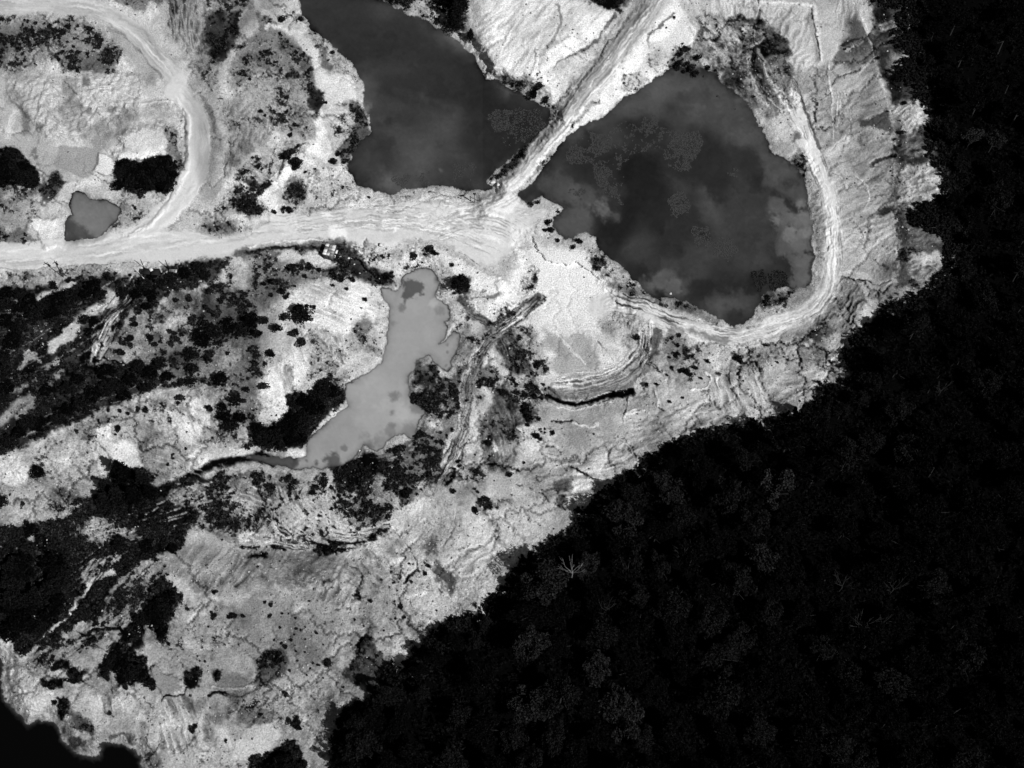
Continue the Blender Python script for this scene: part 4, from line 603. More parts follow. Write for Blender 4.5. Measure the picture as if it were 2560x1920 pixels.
D = .6 * blur(D, 4) + .4 * D; D = np.where(D < .96, D * (1 - .13 * sm((D - .6) * 4)), D); DS = DS * (1 - .13 * sm((DS - .6) * 4)); D = D + (N60 - .55) * .55 * sm(D * 3) * (D < .97); DS = DS + (N60 - .5) * .4 * sm(DS * 3)
D = np.clip(D, 0, 1); DS = np.clip(DS, 0, 1); DM_ = np.maximum(D, DS)
cov1 = sm((np.minimum(DM_ * 1.35, 1) - NF) / .35 + .3) * sm(DM_ * 12)
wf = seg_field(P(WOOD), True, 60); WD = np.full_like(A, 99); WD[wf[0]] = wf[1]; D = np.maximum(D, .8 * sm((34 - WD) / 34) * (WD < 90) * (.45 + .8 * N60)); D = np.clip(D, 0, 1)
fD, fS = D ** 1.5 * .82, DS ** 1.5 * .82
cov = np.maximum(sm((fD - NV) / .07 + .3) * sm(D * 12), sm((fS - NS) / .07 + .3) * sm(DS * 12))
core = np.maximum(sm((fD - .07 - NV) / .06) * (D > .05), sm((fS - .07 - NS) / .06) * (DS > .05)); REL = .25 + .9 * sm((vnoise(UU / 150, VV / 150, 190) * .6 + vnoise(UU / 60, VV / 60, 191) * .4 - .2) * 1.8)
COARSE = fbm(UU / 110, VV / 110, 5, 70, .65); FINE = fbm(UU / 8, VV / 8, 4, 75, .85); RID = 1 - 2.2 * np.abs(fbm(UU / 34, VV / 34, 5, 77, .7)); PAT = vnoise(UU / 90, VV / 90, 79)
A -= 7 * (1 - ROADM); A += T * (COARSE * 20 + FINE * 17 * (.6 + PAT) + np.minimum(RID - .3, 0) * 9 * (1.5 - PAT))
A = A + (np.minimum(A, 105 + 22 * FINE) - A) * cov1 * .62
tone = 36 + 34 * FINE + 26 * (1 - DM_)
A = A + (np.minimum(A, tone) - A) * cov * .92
H += T * REL * (.20 * fbm(UU / 24, VV / 24, 5, 85, .72) + .12 * RID * PAT + .075 * fbm(UU / 8, VV / 8, 3, 95, .8)) * (1 - .75 * ROADM) + cov * .18
# drainage: rain runs down the bare ground and cuts branching gullies
import heapq
def drainage(Z):
    ny, nx = Z.shape; z = Z.ravel().tolist(); n = ny * nx; done = bytearray(n); rec = [-1] * n; order = []; heap = []; rj = (np.random.default_rng(4).random(n) ** 2 * .03 + 1e-5).tolist()
    for i in range(nx):
        for c in (i, (ny - 1) * nx + i): done[c] = 1; heap.append((z[c], c))
    for j in range(1, ny - 1):
        for c in (j * nx, j * nx + nx - 1): done[c] = 1; heap.append((z[c], c))
    pz = [z[a * nx + b] for a, b in ()]
    for name, (s_, l_) in POND.items():
        for (u, v) in [(sum(p[0] for p in P(s_)) / len(P(s_)), sum(p[1] for p in P(s_)) / len(P(s_)))]:
            c = int((v - V0) / STEP / 2) * nx + int((u - U0) / STEP / 2)
            if 0 <= c < n and not done[c]: done[c] = 1; heap.append((z[c], c))
    heapq.heapify(heap); offs = (-1, 1, -nx, nx, -nx - 1, -nx + 1, nx - 1, nx + 1); pop, push = heapq.heappop, heapq.heappush
    while heap:
        zc, c = pop(heap); order.append(c); x = c % nx
        if x == 0 or x == nx - 1 or c < nx or c >= n - nx:
            cand = [o for o in offs if 0 <= c + o < n and abs((c + o) % nx - x) <= 1]
        else: cand = offs
        for o in cand:
            k = c + o
            if not done[k]: done[k] = 1; rec[k] = c; push(heap, (z[k] if z[k] > zc else zc + rj[k], k))
    acc = [1.0] * n
    for c in reversed(order):
        if rec[c] >= 0: acc[rec[c]] += acc[c]
    return np.array(acc, np.float32).reshape(ny, nx)
ZD = H + 1.5 * fbm(UU / 170, VV / 170, 2, 220) + .9 * fbm(UU / 48, VV / 48, 4, 225, .62) + .12 * np.random.default_rng(6).random(H.shape)
for name, (s, lvl) in POND.items():
    r = mask(s, 20, 6); ZD[r[0]] -= 4 * r[1]
AC = drainage(ZD[::2, ::2])
LG = np.log2(AC); g_ = sm((LG - 5.1) / 5.5)
def up2(a):
    b = np.repeat(np.repeat(a, 2, 0), 2, 1)[:NY, :NX].astype(np.float32); c = b.copy(); c[:, 1:-1:2] = .5 * (b[:, 1:-1:2] + b[:, 2::2][:, :c[:, 1:-1:2].shape[1]]); d_ = c.copy(); d_[1:-1:2] = .5 * (c[1:-1:2] + c[2::2][:d_[1:-1:2].shape[0]]); return d_
GUL = np.clip(up2(g_) * 1.5, 0, 1)
jx = np.clip((np.arange(NX)[None, :] + DX * .5 / STEP).astype(int), 0, NX - 1); jy = np.clip((np.arange(NY)[:, None] + DY * .5 / STEP).astype(int), 0, NY - 1); GUL = GUL[jy, jx]
BANK = np.clip(blur(GUL, 2) * 2 - GUL * .8, 0, 1)
gw = (1 - ROADM) * (1 - .6 * cov) * np.clip(T, 0, 1.2) * sm((fbm(UU / 200, VV / 200, 2, 230) + .75) * 1.1)
H -= (.45 * GUL + .5 * blur(GUL, 2)) * gw; A += gw * (BANK * 14 - GUL * 60)  # besides the carving, crease shade and bank highlights go into the tone
HOL_SHADE = fbm(UU / 75, VV / 75, 3, 240, .6); A -= (1 - ROADM) * T * sm((HOL_SHADE - .25) / .35) * 30; A += (1 - ROADM) * T * sm((-HOL_SHADE - .28) / .35) * 16  # shade of hollows and ridge highlights as tone only, height untouched
A = 125 + (A - 125) * 1.06
# waters: the ground dips below the sheet inside each outline and climbs away from it
WM = {}
CLOUD = fbm(UU / 90 + WARP, VV / 60, 5, 200, .6)
for name, (s, lvl) in POND.items():
    f = seg_field(smooth(P(s), True, 3), True, 90); sl, d, _, _ = f
    d = d + WARP[sl] * (4 if name != 'corner' else 7) + WARPF[sl] * (4.5 if name in ('upper', 'right', 'corner') else 1.6)
    up = lvl + .06 + .35 * sm(d / 14); h = H[sl]
    out = np.where(d < 0, lvl - .12 - np.minimum(-d * .02, 2.5), up + (np.maximum(h, up) - up) * sm(d / 42))
    H[sl] = np.where(d < 60, out, h)
    WV[sl] = np.where(d < 3, WV[sl] * (1 + (.05 if name == 'milky' else .13) * CLOUD[sl] + (.02 if name == 'milky' else .05) * FINE[sl]), WV[sl])
    if name == 'corner': WV[sl] = np.where(d < 3, 4 + 60 * np.exp(np.minimum(d, 0) / 12 * (1 + .7 * WARP[sl])), WV[sl])
    elif name != 'milky': WV[sl] = np.where(d < 3, WV[sl] + 16 * np.exp(np.minimum(d, 0) / 9) * WARP[sl] * 2 - 8 * np.exp(np.minimum(d, 0) / 5), WV[sl])
    else: WV[sl] = np.where(d < 3, WV[sl] - (30 + 26 * WARP[sl]) * np.exp(np.minimum(d, 0) / 7), WV[sl])
    if name == 'mud': A[sl] += (118 + 20 * FINE[sl] - A[sl]) * .75 * np.exp(-np.abs(d) / 9) * (.3 + NP[sl])
    elif name in ('milky',): A[sl] = np.where(d < 0, A[sl], A[sl] + (80 - A[sl]) * .55 * (1 - sm(d / 5)))
    else: A[sl] += (60 - A[sl]) * (1 - sm(np.abs(d) / 5)) * .5
    A[sl] = np.where(d < 0, 60, A[sl]); WM[name] = (sl, d)
A = np.clip(A, 4, 245)
WV[WM['right'][0]] *= .93
def lin(V): c = np.clip(V, 0, 255) / 255.0; return np.where(c < .04045, c / 12.92, ((c + .055) / 1.055) ** 2.4)
ALB = np.clip(lin(A) / LIGHT, .002, .86).astype(np.float32)
EDGE = sm(np.minimum(np.minimum(UU - U0, U1 - UU), np.minimum(VV - V0, V1 - VV)) / 120); H *= EDGE
def at(arr, u, v):
    x = min(max((u - U0) / STEP, 0), NX - 1.001); y = min(max((v - V0) / STEP, 0), NY - 1.001); i, j = int(x), int(y); fx, fy = x - i, y - j
    return float((arr[j, i] * (1 - fx) + arr[j, i + 1] * fx) * (1 - fy) + (arr[j + 1, i] * (1 - fx) + arr[j + 1, i + 1] * fx) * fy)
def place(u, v, dz=0): x, y, z = world(u, v, at(H, u, v)); return (float(x), float(y), float(z) + dz)

# ------------------------------------------------------------------ materials
def new_mat(name):
    m = bpy.data.materials.new(name); m.use_nodes = True; n = m.node_tree; b = n.nodes['Principled BSDF']; b.inputs['Roughness'].default_value = .95; b.inputs['Specular IOR Level'].default_value = 0
    return m, n, b
def ground_mat(name, amp, bump):
    m, n, b = new_mat(name); N = n.nodes.new; k = n.links.new
    at_ = N('ShaderNodeAttribute'); at_.attribute_name = 'albedo'; tc = N('ShaderNodeNewGeometry')
    n1 = N('ShaderNodeTexNoise'); n1.inputs['Scale'].default_value = 2.6; n1.inputs['Detail'].default_value = 6; n1.inputs['Roughness'].default_value = .68
    k(tc.outputs['Position'], n1.inputs['Vector'])
    mr = N('ShaderNodeMapRange'); mr.inputs[1].default_value = .34; mr.inputs[2].default_value = .66; mr.inputs[3].default_value = 1 - amp; mr.inputs[4].default_value = 1 + amp; k(n1.outputs[0], mr.inputs[0])
    mu = N('ShaderNodeMath'); mu.operation = 'MULTIPLY'; k(at_.outputs['Fac'], mu.inputs[0]); k(mr.outputs[0], mu.inputs[1])
    co = N('ShaderNodeCombineColor'); [k(mu.outputs[0], co.inputs[i]) for i in range(3)]; k(co.outputs[0], b.inputs['Base Color'])
    bp = N('ShaderNodeBump'); bp.inputs['Strength'].default_value = 1; bp.inputs['Distance'].default_value = bump; k(n1.outputs[0], bp.inputs['Height']); k(bp.outputs[0], b.inputs['Normal'])
    return m
M_ground = ground_mat('quarry_ground', .33, .22); M_road = ground_mat('packed_road', .08, .05)
def flat_mat(name, v, rough=.9, var=.25, scale=6, spec=.2):
    m, n, b = new_mat(name); N = n.nodes.new; k = n.links.new; b.inputs['Roughness'].default_value = rough; b.inputs['Specular IOR Level'].default_value = spec
    g = N('ShaderNodeTexCoord'); t = N('ShaderNodeTexNoise'); t.inputs['Scale'].default_value = scale; t.inputs['Detail'].default_value = 4; k(g.outputs['Object'], t.inputs['Vector'])
    mr = N('ShaderNodeMapRange'); mr.inputs[1].default_value = .3; mr.inputs[2].default_value = .7; mr.inputs[3].default_value = v * (1 - var); mr.inputs[4].default_value = v * (1 + var); k(t.outputs[0], mr.inputs[0])
    co = N('ShaderNodeCombineColor'); [k(mr.outputs[0], co.inputs[i]) for i in range(3)]; k(co.outputs[0], b.inputs['Base Color'])
    return m
def water_mat():
    m, n, b = new_mat('pond_water'); N = n.nodes.new; k = n.links.new
    a = N('ShaderNodeAttribute'); a.attribute_name = 'albedo'; co = N('ShaderNodeCombineColor'); [k(a.outputs['Fac'], co.inputs[i]) for i in range(3)]; k(co.outputs[0], b.inputs['Base Color'])
    b.inputs['Roughness'].default_value = .12; b.inputs['IOR'].default_value = 1.33; b.inputs['Specular IOR Level'].default_value = .5
    g = N('ShaderNodeNewGeometry'); t = N('ShaderNodeTexNoise'); t.inputs['Scale'].default_value = 1.2; t.inputs['Detail'].default_value = 3; k(g.outputs['Position'], t.inputs['Vector'])
    bp = N('ShaderNodeBump'); bp.inputs['Distance'].default_value = .01; bp.inputs['Strength'].default_value = .6; k(t.outputs[0], bp.inputs['Height']); k(bp.outputs[0], b.inputs['Normal'])
    return m
M_water = water_mat()
# ------------------------------------------------------------------ meshes
def tag(o, label=None, cat=None, group=None, kind=None):
    if label: o['label'] = label
    if cat: o['category'] = cat
    if group: o['group'] = group
    if kind: o['kind'] = kind
    return o
def mesh_np(name, verts, quads, mat=None, attr=None, smoothed=False, parent=None):
    me = bpy.data.meshes.new(name); nq = len(quads); k = quads.shape[1]
    me.vertices.add(len(verts)); me.vertices.foreach_set('co', np.ascontiguousarray(verts, np.float32).ravel())
    me.loops.add(nq * k); me.loops.foreach_set('vertex_index', np.ascontiguousarray(quads, np.int32).ravel())
    me.polygons.add(nq); me.polygons.foreach_set('loop_start', np.arange(0, nq * k, k, dtype=np.int32)); me.polygons.foreach_set('loop_total', np.full(nq, k, np.int32))
    if smoothed: me.polygons.foreach_set('use_smooth', np.ones(nq, bool))
    if attr is not None: a = me.attributes.new('albedo', 'FLOAT', 'POINT'); a.data.foreach_set('value', np.ascontiguousarray(attr, np.float32).ravel())
    me.update(calc_edges=True)
    if mat: me.materials.append(mat)
    o = bpy.data.objects.new(name, me); C.objects.link(o)
    if parent: o.parent = parent
    return o
def sub_grid(name, X, Y, Z, attr, facemask, mat, extra=None):
    ny, nx = X.shape; idx = np.arange(ny * nx).reshape(ny, nx)
    q = np.stack([idx[:-1, :-1], idx[1:, :-1], idx[1:, 1:], idx[:-1, 1:]], -1)[facemask]
    used = np.zeros(ny * nx, bool); used[q.ravel()] = True; remap = np.cumsum(used) - 1
    V = np.stack([X.ravel(), Y.ravel(), Z.ravel()], -1)[used]; at_ = attr.ravel()[used]; q = remap[q]
    if extra is not None:
        bi = remap[np.concatenate([idx[0, :-1], idx[:-1, -1], idx[-1, :0:-1], idx[:0:-1, 0]])]; ring = V[bi]; prev = bi; qs = [q]; vs_ = [V]; at2 = [at_]; n0 = len(V)
        for s in extra:
            r2 = ring.copy(); r2[:, :2] *= s; r2[:, 2] = 0; cur = np.arange(len(bi)) + n0; n0 += len(bi)
            qs.append(np.stack([prev, cur, np.roll(cur, -1), np.roll(prev, -1)], -1)[:, ::-1]); vs_.append(r2); at2.append(at_[bi] * 0 + .05); prev = cur
        V = np.concatenate(vs_); q = np.concatenate(qs); at_ = np.concatenate(at2)
    return mesh_np(name, V, q, mat, at_, True)
X, Y, Z = world(UU.astype(float), VV.astype(float), H.astype(float))
rf = ROAD[:-1, :-1] + ROAD[1:, 1:] > 1.0
tag(sub_grid('ground', X, Y, Z, ALB, ~rf | (np.zeros_like(rf)), M_ground, None), kind='structure')
tag(sub_grid('dirt_road', X, Y, Z, ALB, rf, M_road), kind='structure')
# land beyond the surveyed area, out to the horizon
bu = np.concatenate([np.stack([us, us * 0 + V0], 1)[:-1:20], np.stack([vs * 0 + U1, vs], 1)[:-1:20], np.stack([us, us * 0 + V1], 1)[:0:-20], np.stack([vs * 0 + U0, vs], 1)[:0:-20]])
bx, by, _ = world(bu[:, 0], bu[:, 1], 0.0); rings = [np.stack([bx * s, by * s, bx * 0 + z], 1) for s, z in ((.985, -.4), (1.4, -.2), (2.5, 0), (6, 0), (20, 0), (60, 0))]
nb = len(bx); q = []
for k_ in range(len(rings) - 1):
    a = np.arange(nb) + k_ * nb; b = a + nb; q.append(np.stack([a, np.roll(a, -1), np.roll(b, -1), b], -1))
tag(mesh_np('surrounding_land', np.concatenate(rings), np.concatenate(q), flat_mat('distant_land', .10, var=.85, scale=.012), smoothed=True), kind='structure')
PLAB = {'upper': 'pond', 'right': 'pond', 'milky': 'pond', 'mud': 'pond', 'corner': 'pond'}
for name, (s, lvl) in POND.items():
    sl, d = WM[name]; d2 = d; u_, v_ = UU[sl].astype(float), VV[sl].astype(float)
    x, y, z = world(u_, v_, lvl + 0 * u_)
    fm = (d2[:-1, :-1] < 9) & (d2[1:, 1:] < 9)
    wa = np.clip(lin(WV[sl]) / LIGHT * (.93 if name == 'milky' else .98 if name == 'mud' else .92) - .006, .0015, 1)
    tag(sub_grid('pond', x, y, z, wa, fm, M_water), kind='structure')
# ------------------------------------------------------------------ builders for plants
def leaves(cent, rad, n, size, rng, squash=.8, up=.35, long=1.5):
    """n leaf-sized faces on and inside the blobs"""
    k = rng.integers(0, len(cent), n); dirs = rng.normal(size=(n, 3)); dirs /= np.linalg.norm(dirs, axis=1)[:, None]
    rr = rad[k] * (.45 + .6 * rng.random(n) ** .6); c = cent[k] + dirs * rr[:, None] * np.array([1, 1, squash])
    nrm = rng.normal(size=(n, 3)) + dirs * .6 + np.array([0, 0, up]); nrm /= np.linalg.norm(nrm, axis=1)[:, None]
    t = np.cross(nrm, rng.normal(size=(n, 3))); t /= np.linalg.norm(t, axis=1)[:, None] + 1e-9; b = np.cross(nrm, t)
    s = size * (.5 + rng.random(n))[:, None] * .5
    v = np.stack([c - t * s * long, c - b * s * .6, c + t * s * long, c + b * s * .6], 1).reshape(-1, 3)
    return v, np.arange(n * 4).reshape(-1, 4)
def tube(pts, r0, r1, k=6):
    pts = np.array(pts, float); n = len(pts); V = []
    for i in range(n):
        d = pts[min(i + 1, n - 1)] - pts[max(i - 1, 0)]; d /= np.linalg.norm(d) + 1e-9; a = np.cross(d, [.3, .9, .2]); a /= np.linalg.norm(a); b = np.cross(d, a); r = r0 + (r1 - r0) * i / (n - 1)
        for j in range(k): V.append(pts[i] + (a * math.cos(j * 2 * math.pi / k) + b * math.sin(j * 2 * math.pi / k)) * r)
    Q = [[i * k + j, i * k + (j + 1) % k, (i + 1) * k + (j + 1) % k, (i + 1) * k + j] for i in range(n - 1) for j in range(k)]
    e = (n - 1) * k; Q += [[e, e + 1, e + 2, e + 3], [e, e + 3, e + 4, e + 5]] if k == 6 else []
    return np.array(V), np.array(Q)
def join(parts):
    V = []; Q = []; n = 0
    for v, q in parts: V.append(v); Q.append(q + n); n += len(v)
    return np.concatenate(V), np.concatenate(Q)
def box(cx, cy, cz, sx, sy, sz, rz=0, bev=.0):
    v = np.array([[x, y, z] for z in (-.5, .5) for x, y in ((-.5, -.5), (.5, -.5), (.5, .5), (-.5, .5))]) * [sx, sy, sz]
    c, s = math.cos(rz), math.sin(rz); v = np.stack([v[:, 0] * c - v[:, 1] * s + cx, v[:, 0] * s + v[:, 1] * c + cy, v[:, 2] + cz], 1)
    return v, np.array([[3, 2, 1, 0], [4, 5, 6, 7], [0, 1, 5, 4], [1, 2, 6, 5], [2, 3, 7, 6], [3, 0, 4, 7]])
def leaf_mat(name, v, var=.5):
    m = flat_mat(name, v, .9, var, 1.2, 0)
    for n in m.node_tree.nodes:
        if n.type == 'TEX_NOISE': n.inputs['Scale'].default_value = 2.2; n.inputs['Roughness'].default_value = .8
        if n.type == 'MAP_RANGE': n.inputs[1].default_value = .42; n.inputs[2].default_value = .68; n.inputs[3].default_value = v * .12; n.inputs[4].default_value = v * 2.6
    return m
LM = {'black': leaf_mat('foliage_black', .0035), 'dark': leaf_mat('foliage_dark', .008), 'mid': leaf_mat('foliage_mid', .015), 'pale': leaf_mat('foliage_pale', .021), 'scrub': leaf_mat('foliage_scrub', .016), 'heath': leaf_mat('foliage_heath', .03), 'weed': flat_mat('weed', .043, var=.3), 'brush': leaf_mat('brush_leaves', .011), 'brushpale': leaf_mat('brush_leaves_pale', .032)}
M_bark = flat_mat('bark', .03); M_dead = flat_mat('dead_wood', .15, var=.2); M_greydead = flat_mat('grey_dead_wood', .022)
MESH = {}
def keep(name, V, Q, mat, smoothed=False):
    o = mesh_np(name, V, Q, mat, smoothed=smoothed); me = o.data; bpy.data.objects.remove(o); return me
def crown_broad(seed, R_, h, n, size, mat):
    rng = np.random.default_rng(seed); nb = 30; c = rng.normal(size=(nb, 3)); c /= np.linalg.norm(c, axis=1)[:, None]; c *= (rng.random((nb, 1)) ** .5) * R_ * .98; c[:, 0] *= rng.uniform(.75, 1.2); c[:, 2] = np.abs(c[:, 2]) * .75 - .15 * R_
    c[:, 2] += h - R_ * .55; rad = R_ * (.13 + .2 * rng.random(nb))
    V, Q = leaves(c, rad, n, size, rng); return keep('crown', V, Q, mat)
def trunk_broad(seed, R_, h):
    rng = np.random.default_rng(seed); P_ = [tube([[0, 0, -.4], [.1, .05, h * .3], [0, .1, h * .6], [.1, 0, h * .85]], .22, .06)]
    for i in range(6):
        a = i * 1.05 + rng.random() * .5; z = h * (.35 + .07 * i); l = R_ * .7; P_.append(tube([[0, 0, z], [math.cos(a) * l * .5, math.sin(a) * l * .5, z + .25 * l], [math.cos(a) * l, math.sin(a) * l, z + .6 * l]], .09, .02))
    V, Q = join(P_); return keep('trunk', V, Q, M_bark)
def crown_pine(seed, R_, h, mat, dens=1.):
    rng = np.random.default_rng(seed); Vs = []; Ns = []; lv = 11
    C_, Rr = [], []
    for i in range(lv):
        t = i / (lv - 1); z = h * (.14 + .84 * t); r = R_ * (1 - t) ** .8 * (.85 + .3 * rng.random()) + .12; nb = max(3, int(9 - 5 * t)); off = rng.random() * 6
        for j in range(nb):
            a = off + j * 6.283 / nb + rng.normal() * .15; l = r * (.75 + .4 * rng.random())
            for f in (.35, .65, .95): C_.append([math.cos(a) * l * f, math.sin(a) * l * f, z - l * f * .25]); Rr.append(.12 * R_ + .14 * R_ * (1 - t) * (1.1 - f) + .08)
    C_ = np.array(C_); Rr = np.array(Rr); V, Q = leaves(C_, Rr, int(1900 * dens), .34 * (h / 10) ** .5, rng, .55, .2, 1.9); return keep('crown', V, Q, mat)
def shrub_mesh(seed, mat, n=260, size=.3):
    rng = np.random.default_rng(seed); nb = 7; c = rng.normal(size=(nb, 3)) * [.3, .3, .18]; c[:, 2] = np.abs(c[:, 2]) + .45; rad = .34 + .26 * rng.random(nb)
    V, Q = leaves(c, rad, n, size, rng, .9); st = join([tube([[0, 0, -.2], [math.cos(a) * .2, math.sin(a) * .2, .5]], .05, .02) for a in (0, 2, 4)])
    V, Q = join([(V, Q), st]); return keep('shrub', V, Q, mat)
def copy_obj(name, me, loc, rz=0, sc=(1, 1, 1), parent=None):
    o = bpy.data.objects.new(name, me); C.objects.link(o); o.location = loc; o.rotation_euler = (0, 0, rz); o.scale = sc
    if parent: o.parent = parent
    return o
def tree(name, cm, tm, loc, rz, sc, label, cat, group):
    e = bpy.data.objects.new(name, None); C.objects.link(e); e.empty_display_size = .5; e.location = loc; e.rotation_euler = (0, 0, rz); e.scale = sc; tag(e, label, cat, group)
    copy_obj('crown', cm, (0, 0, 0), parent=e); copy_obj('trunk', tm, (0, 0, 0), parent=e); return e
# landmarks used to say where a plant stands
LMK = [(190, 330, 'the tipped spoil heaps'), (360, 420, 'the curving haul road'), (240, 540, 'the small mud pond'), (640, 200, 'the scrubby hill west of the upper pond'), (860, 230, 'the west bank of the upper pond'),
       (820, 380, 'the narrow southwest shore of the upper pond'), (1090, 40, 'the north tip of the upper pond'), (1330, 190, 'the white hill beside the causeway'), (1480, 250, 'the straight causeway'), (1740, 190, 'the weedy north shore of the round pond'), (1380, 520, 'the west tip of the round pond'),
       (1460, 690, 'the south shore of the round pond'), (1900, 700, 'the southeast corner of the round pond'), (2240, 250, 'the ridge track'), (150, 800, 'the leaning utility pole'), (320, 790, 'the pale gully under the timber shelter'),
       (500, 800, 'the dark thicket west of the white slope'), (700, 760, 'the white slope west of the milky pond'), (900, 650, 'the checkered shed'), (740, 1060, 'the southwest bank of the milky pond'), (1070, 1000, 'the east bank of the milky pond'),
       (1130, 720, 'the inflow stream of the milky pond'), (900, 1180, 'the south shore of the milky pond'), (420, 1180, 'the pale slope above the pines'), (60, 1180, 'the pale slope at the left edge'), (560, 930, 'the lone round tree'), (150, 1450, 'the long dark wood at lower left'),
       (420, 1520, 'the black thicket on the eroded fan'), (600, 1680, 'the eroded knolls'), (420, 1800, 'the white bluffs above the black lake'), (850, 1340, 'the curved ruts'), (760, 1550, 'the speckled grey slope'), (1000, 1500, 'the branching gully'), (720, 1830, 'the bottom edge'),
       (1200, 1100, 'the rutted hill track'), (1340, 1060, 'the west end of the pit terrace'), (1380, 830, 'the white works floor'), (1700, 930, 'the gullied slope south of the bench road'), (1640, 1000, 'the pit terrace'), (2050, 960, 'the bare slope by the wood'), (1560, 1200, 'the wide bare slope')]
def near(u, v): return min(LMK, key=lambda l: (l[0] - u) ** 2 + (l[1] - v) ** 2)[2]
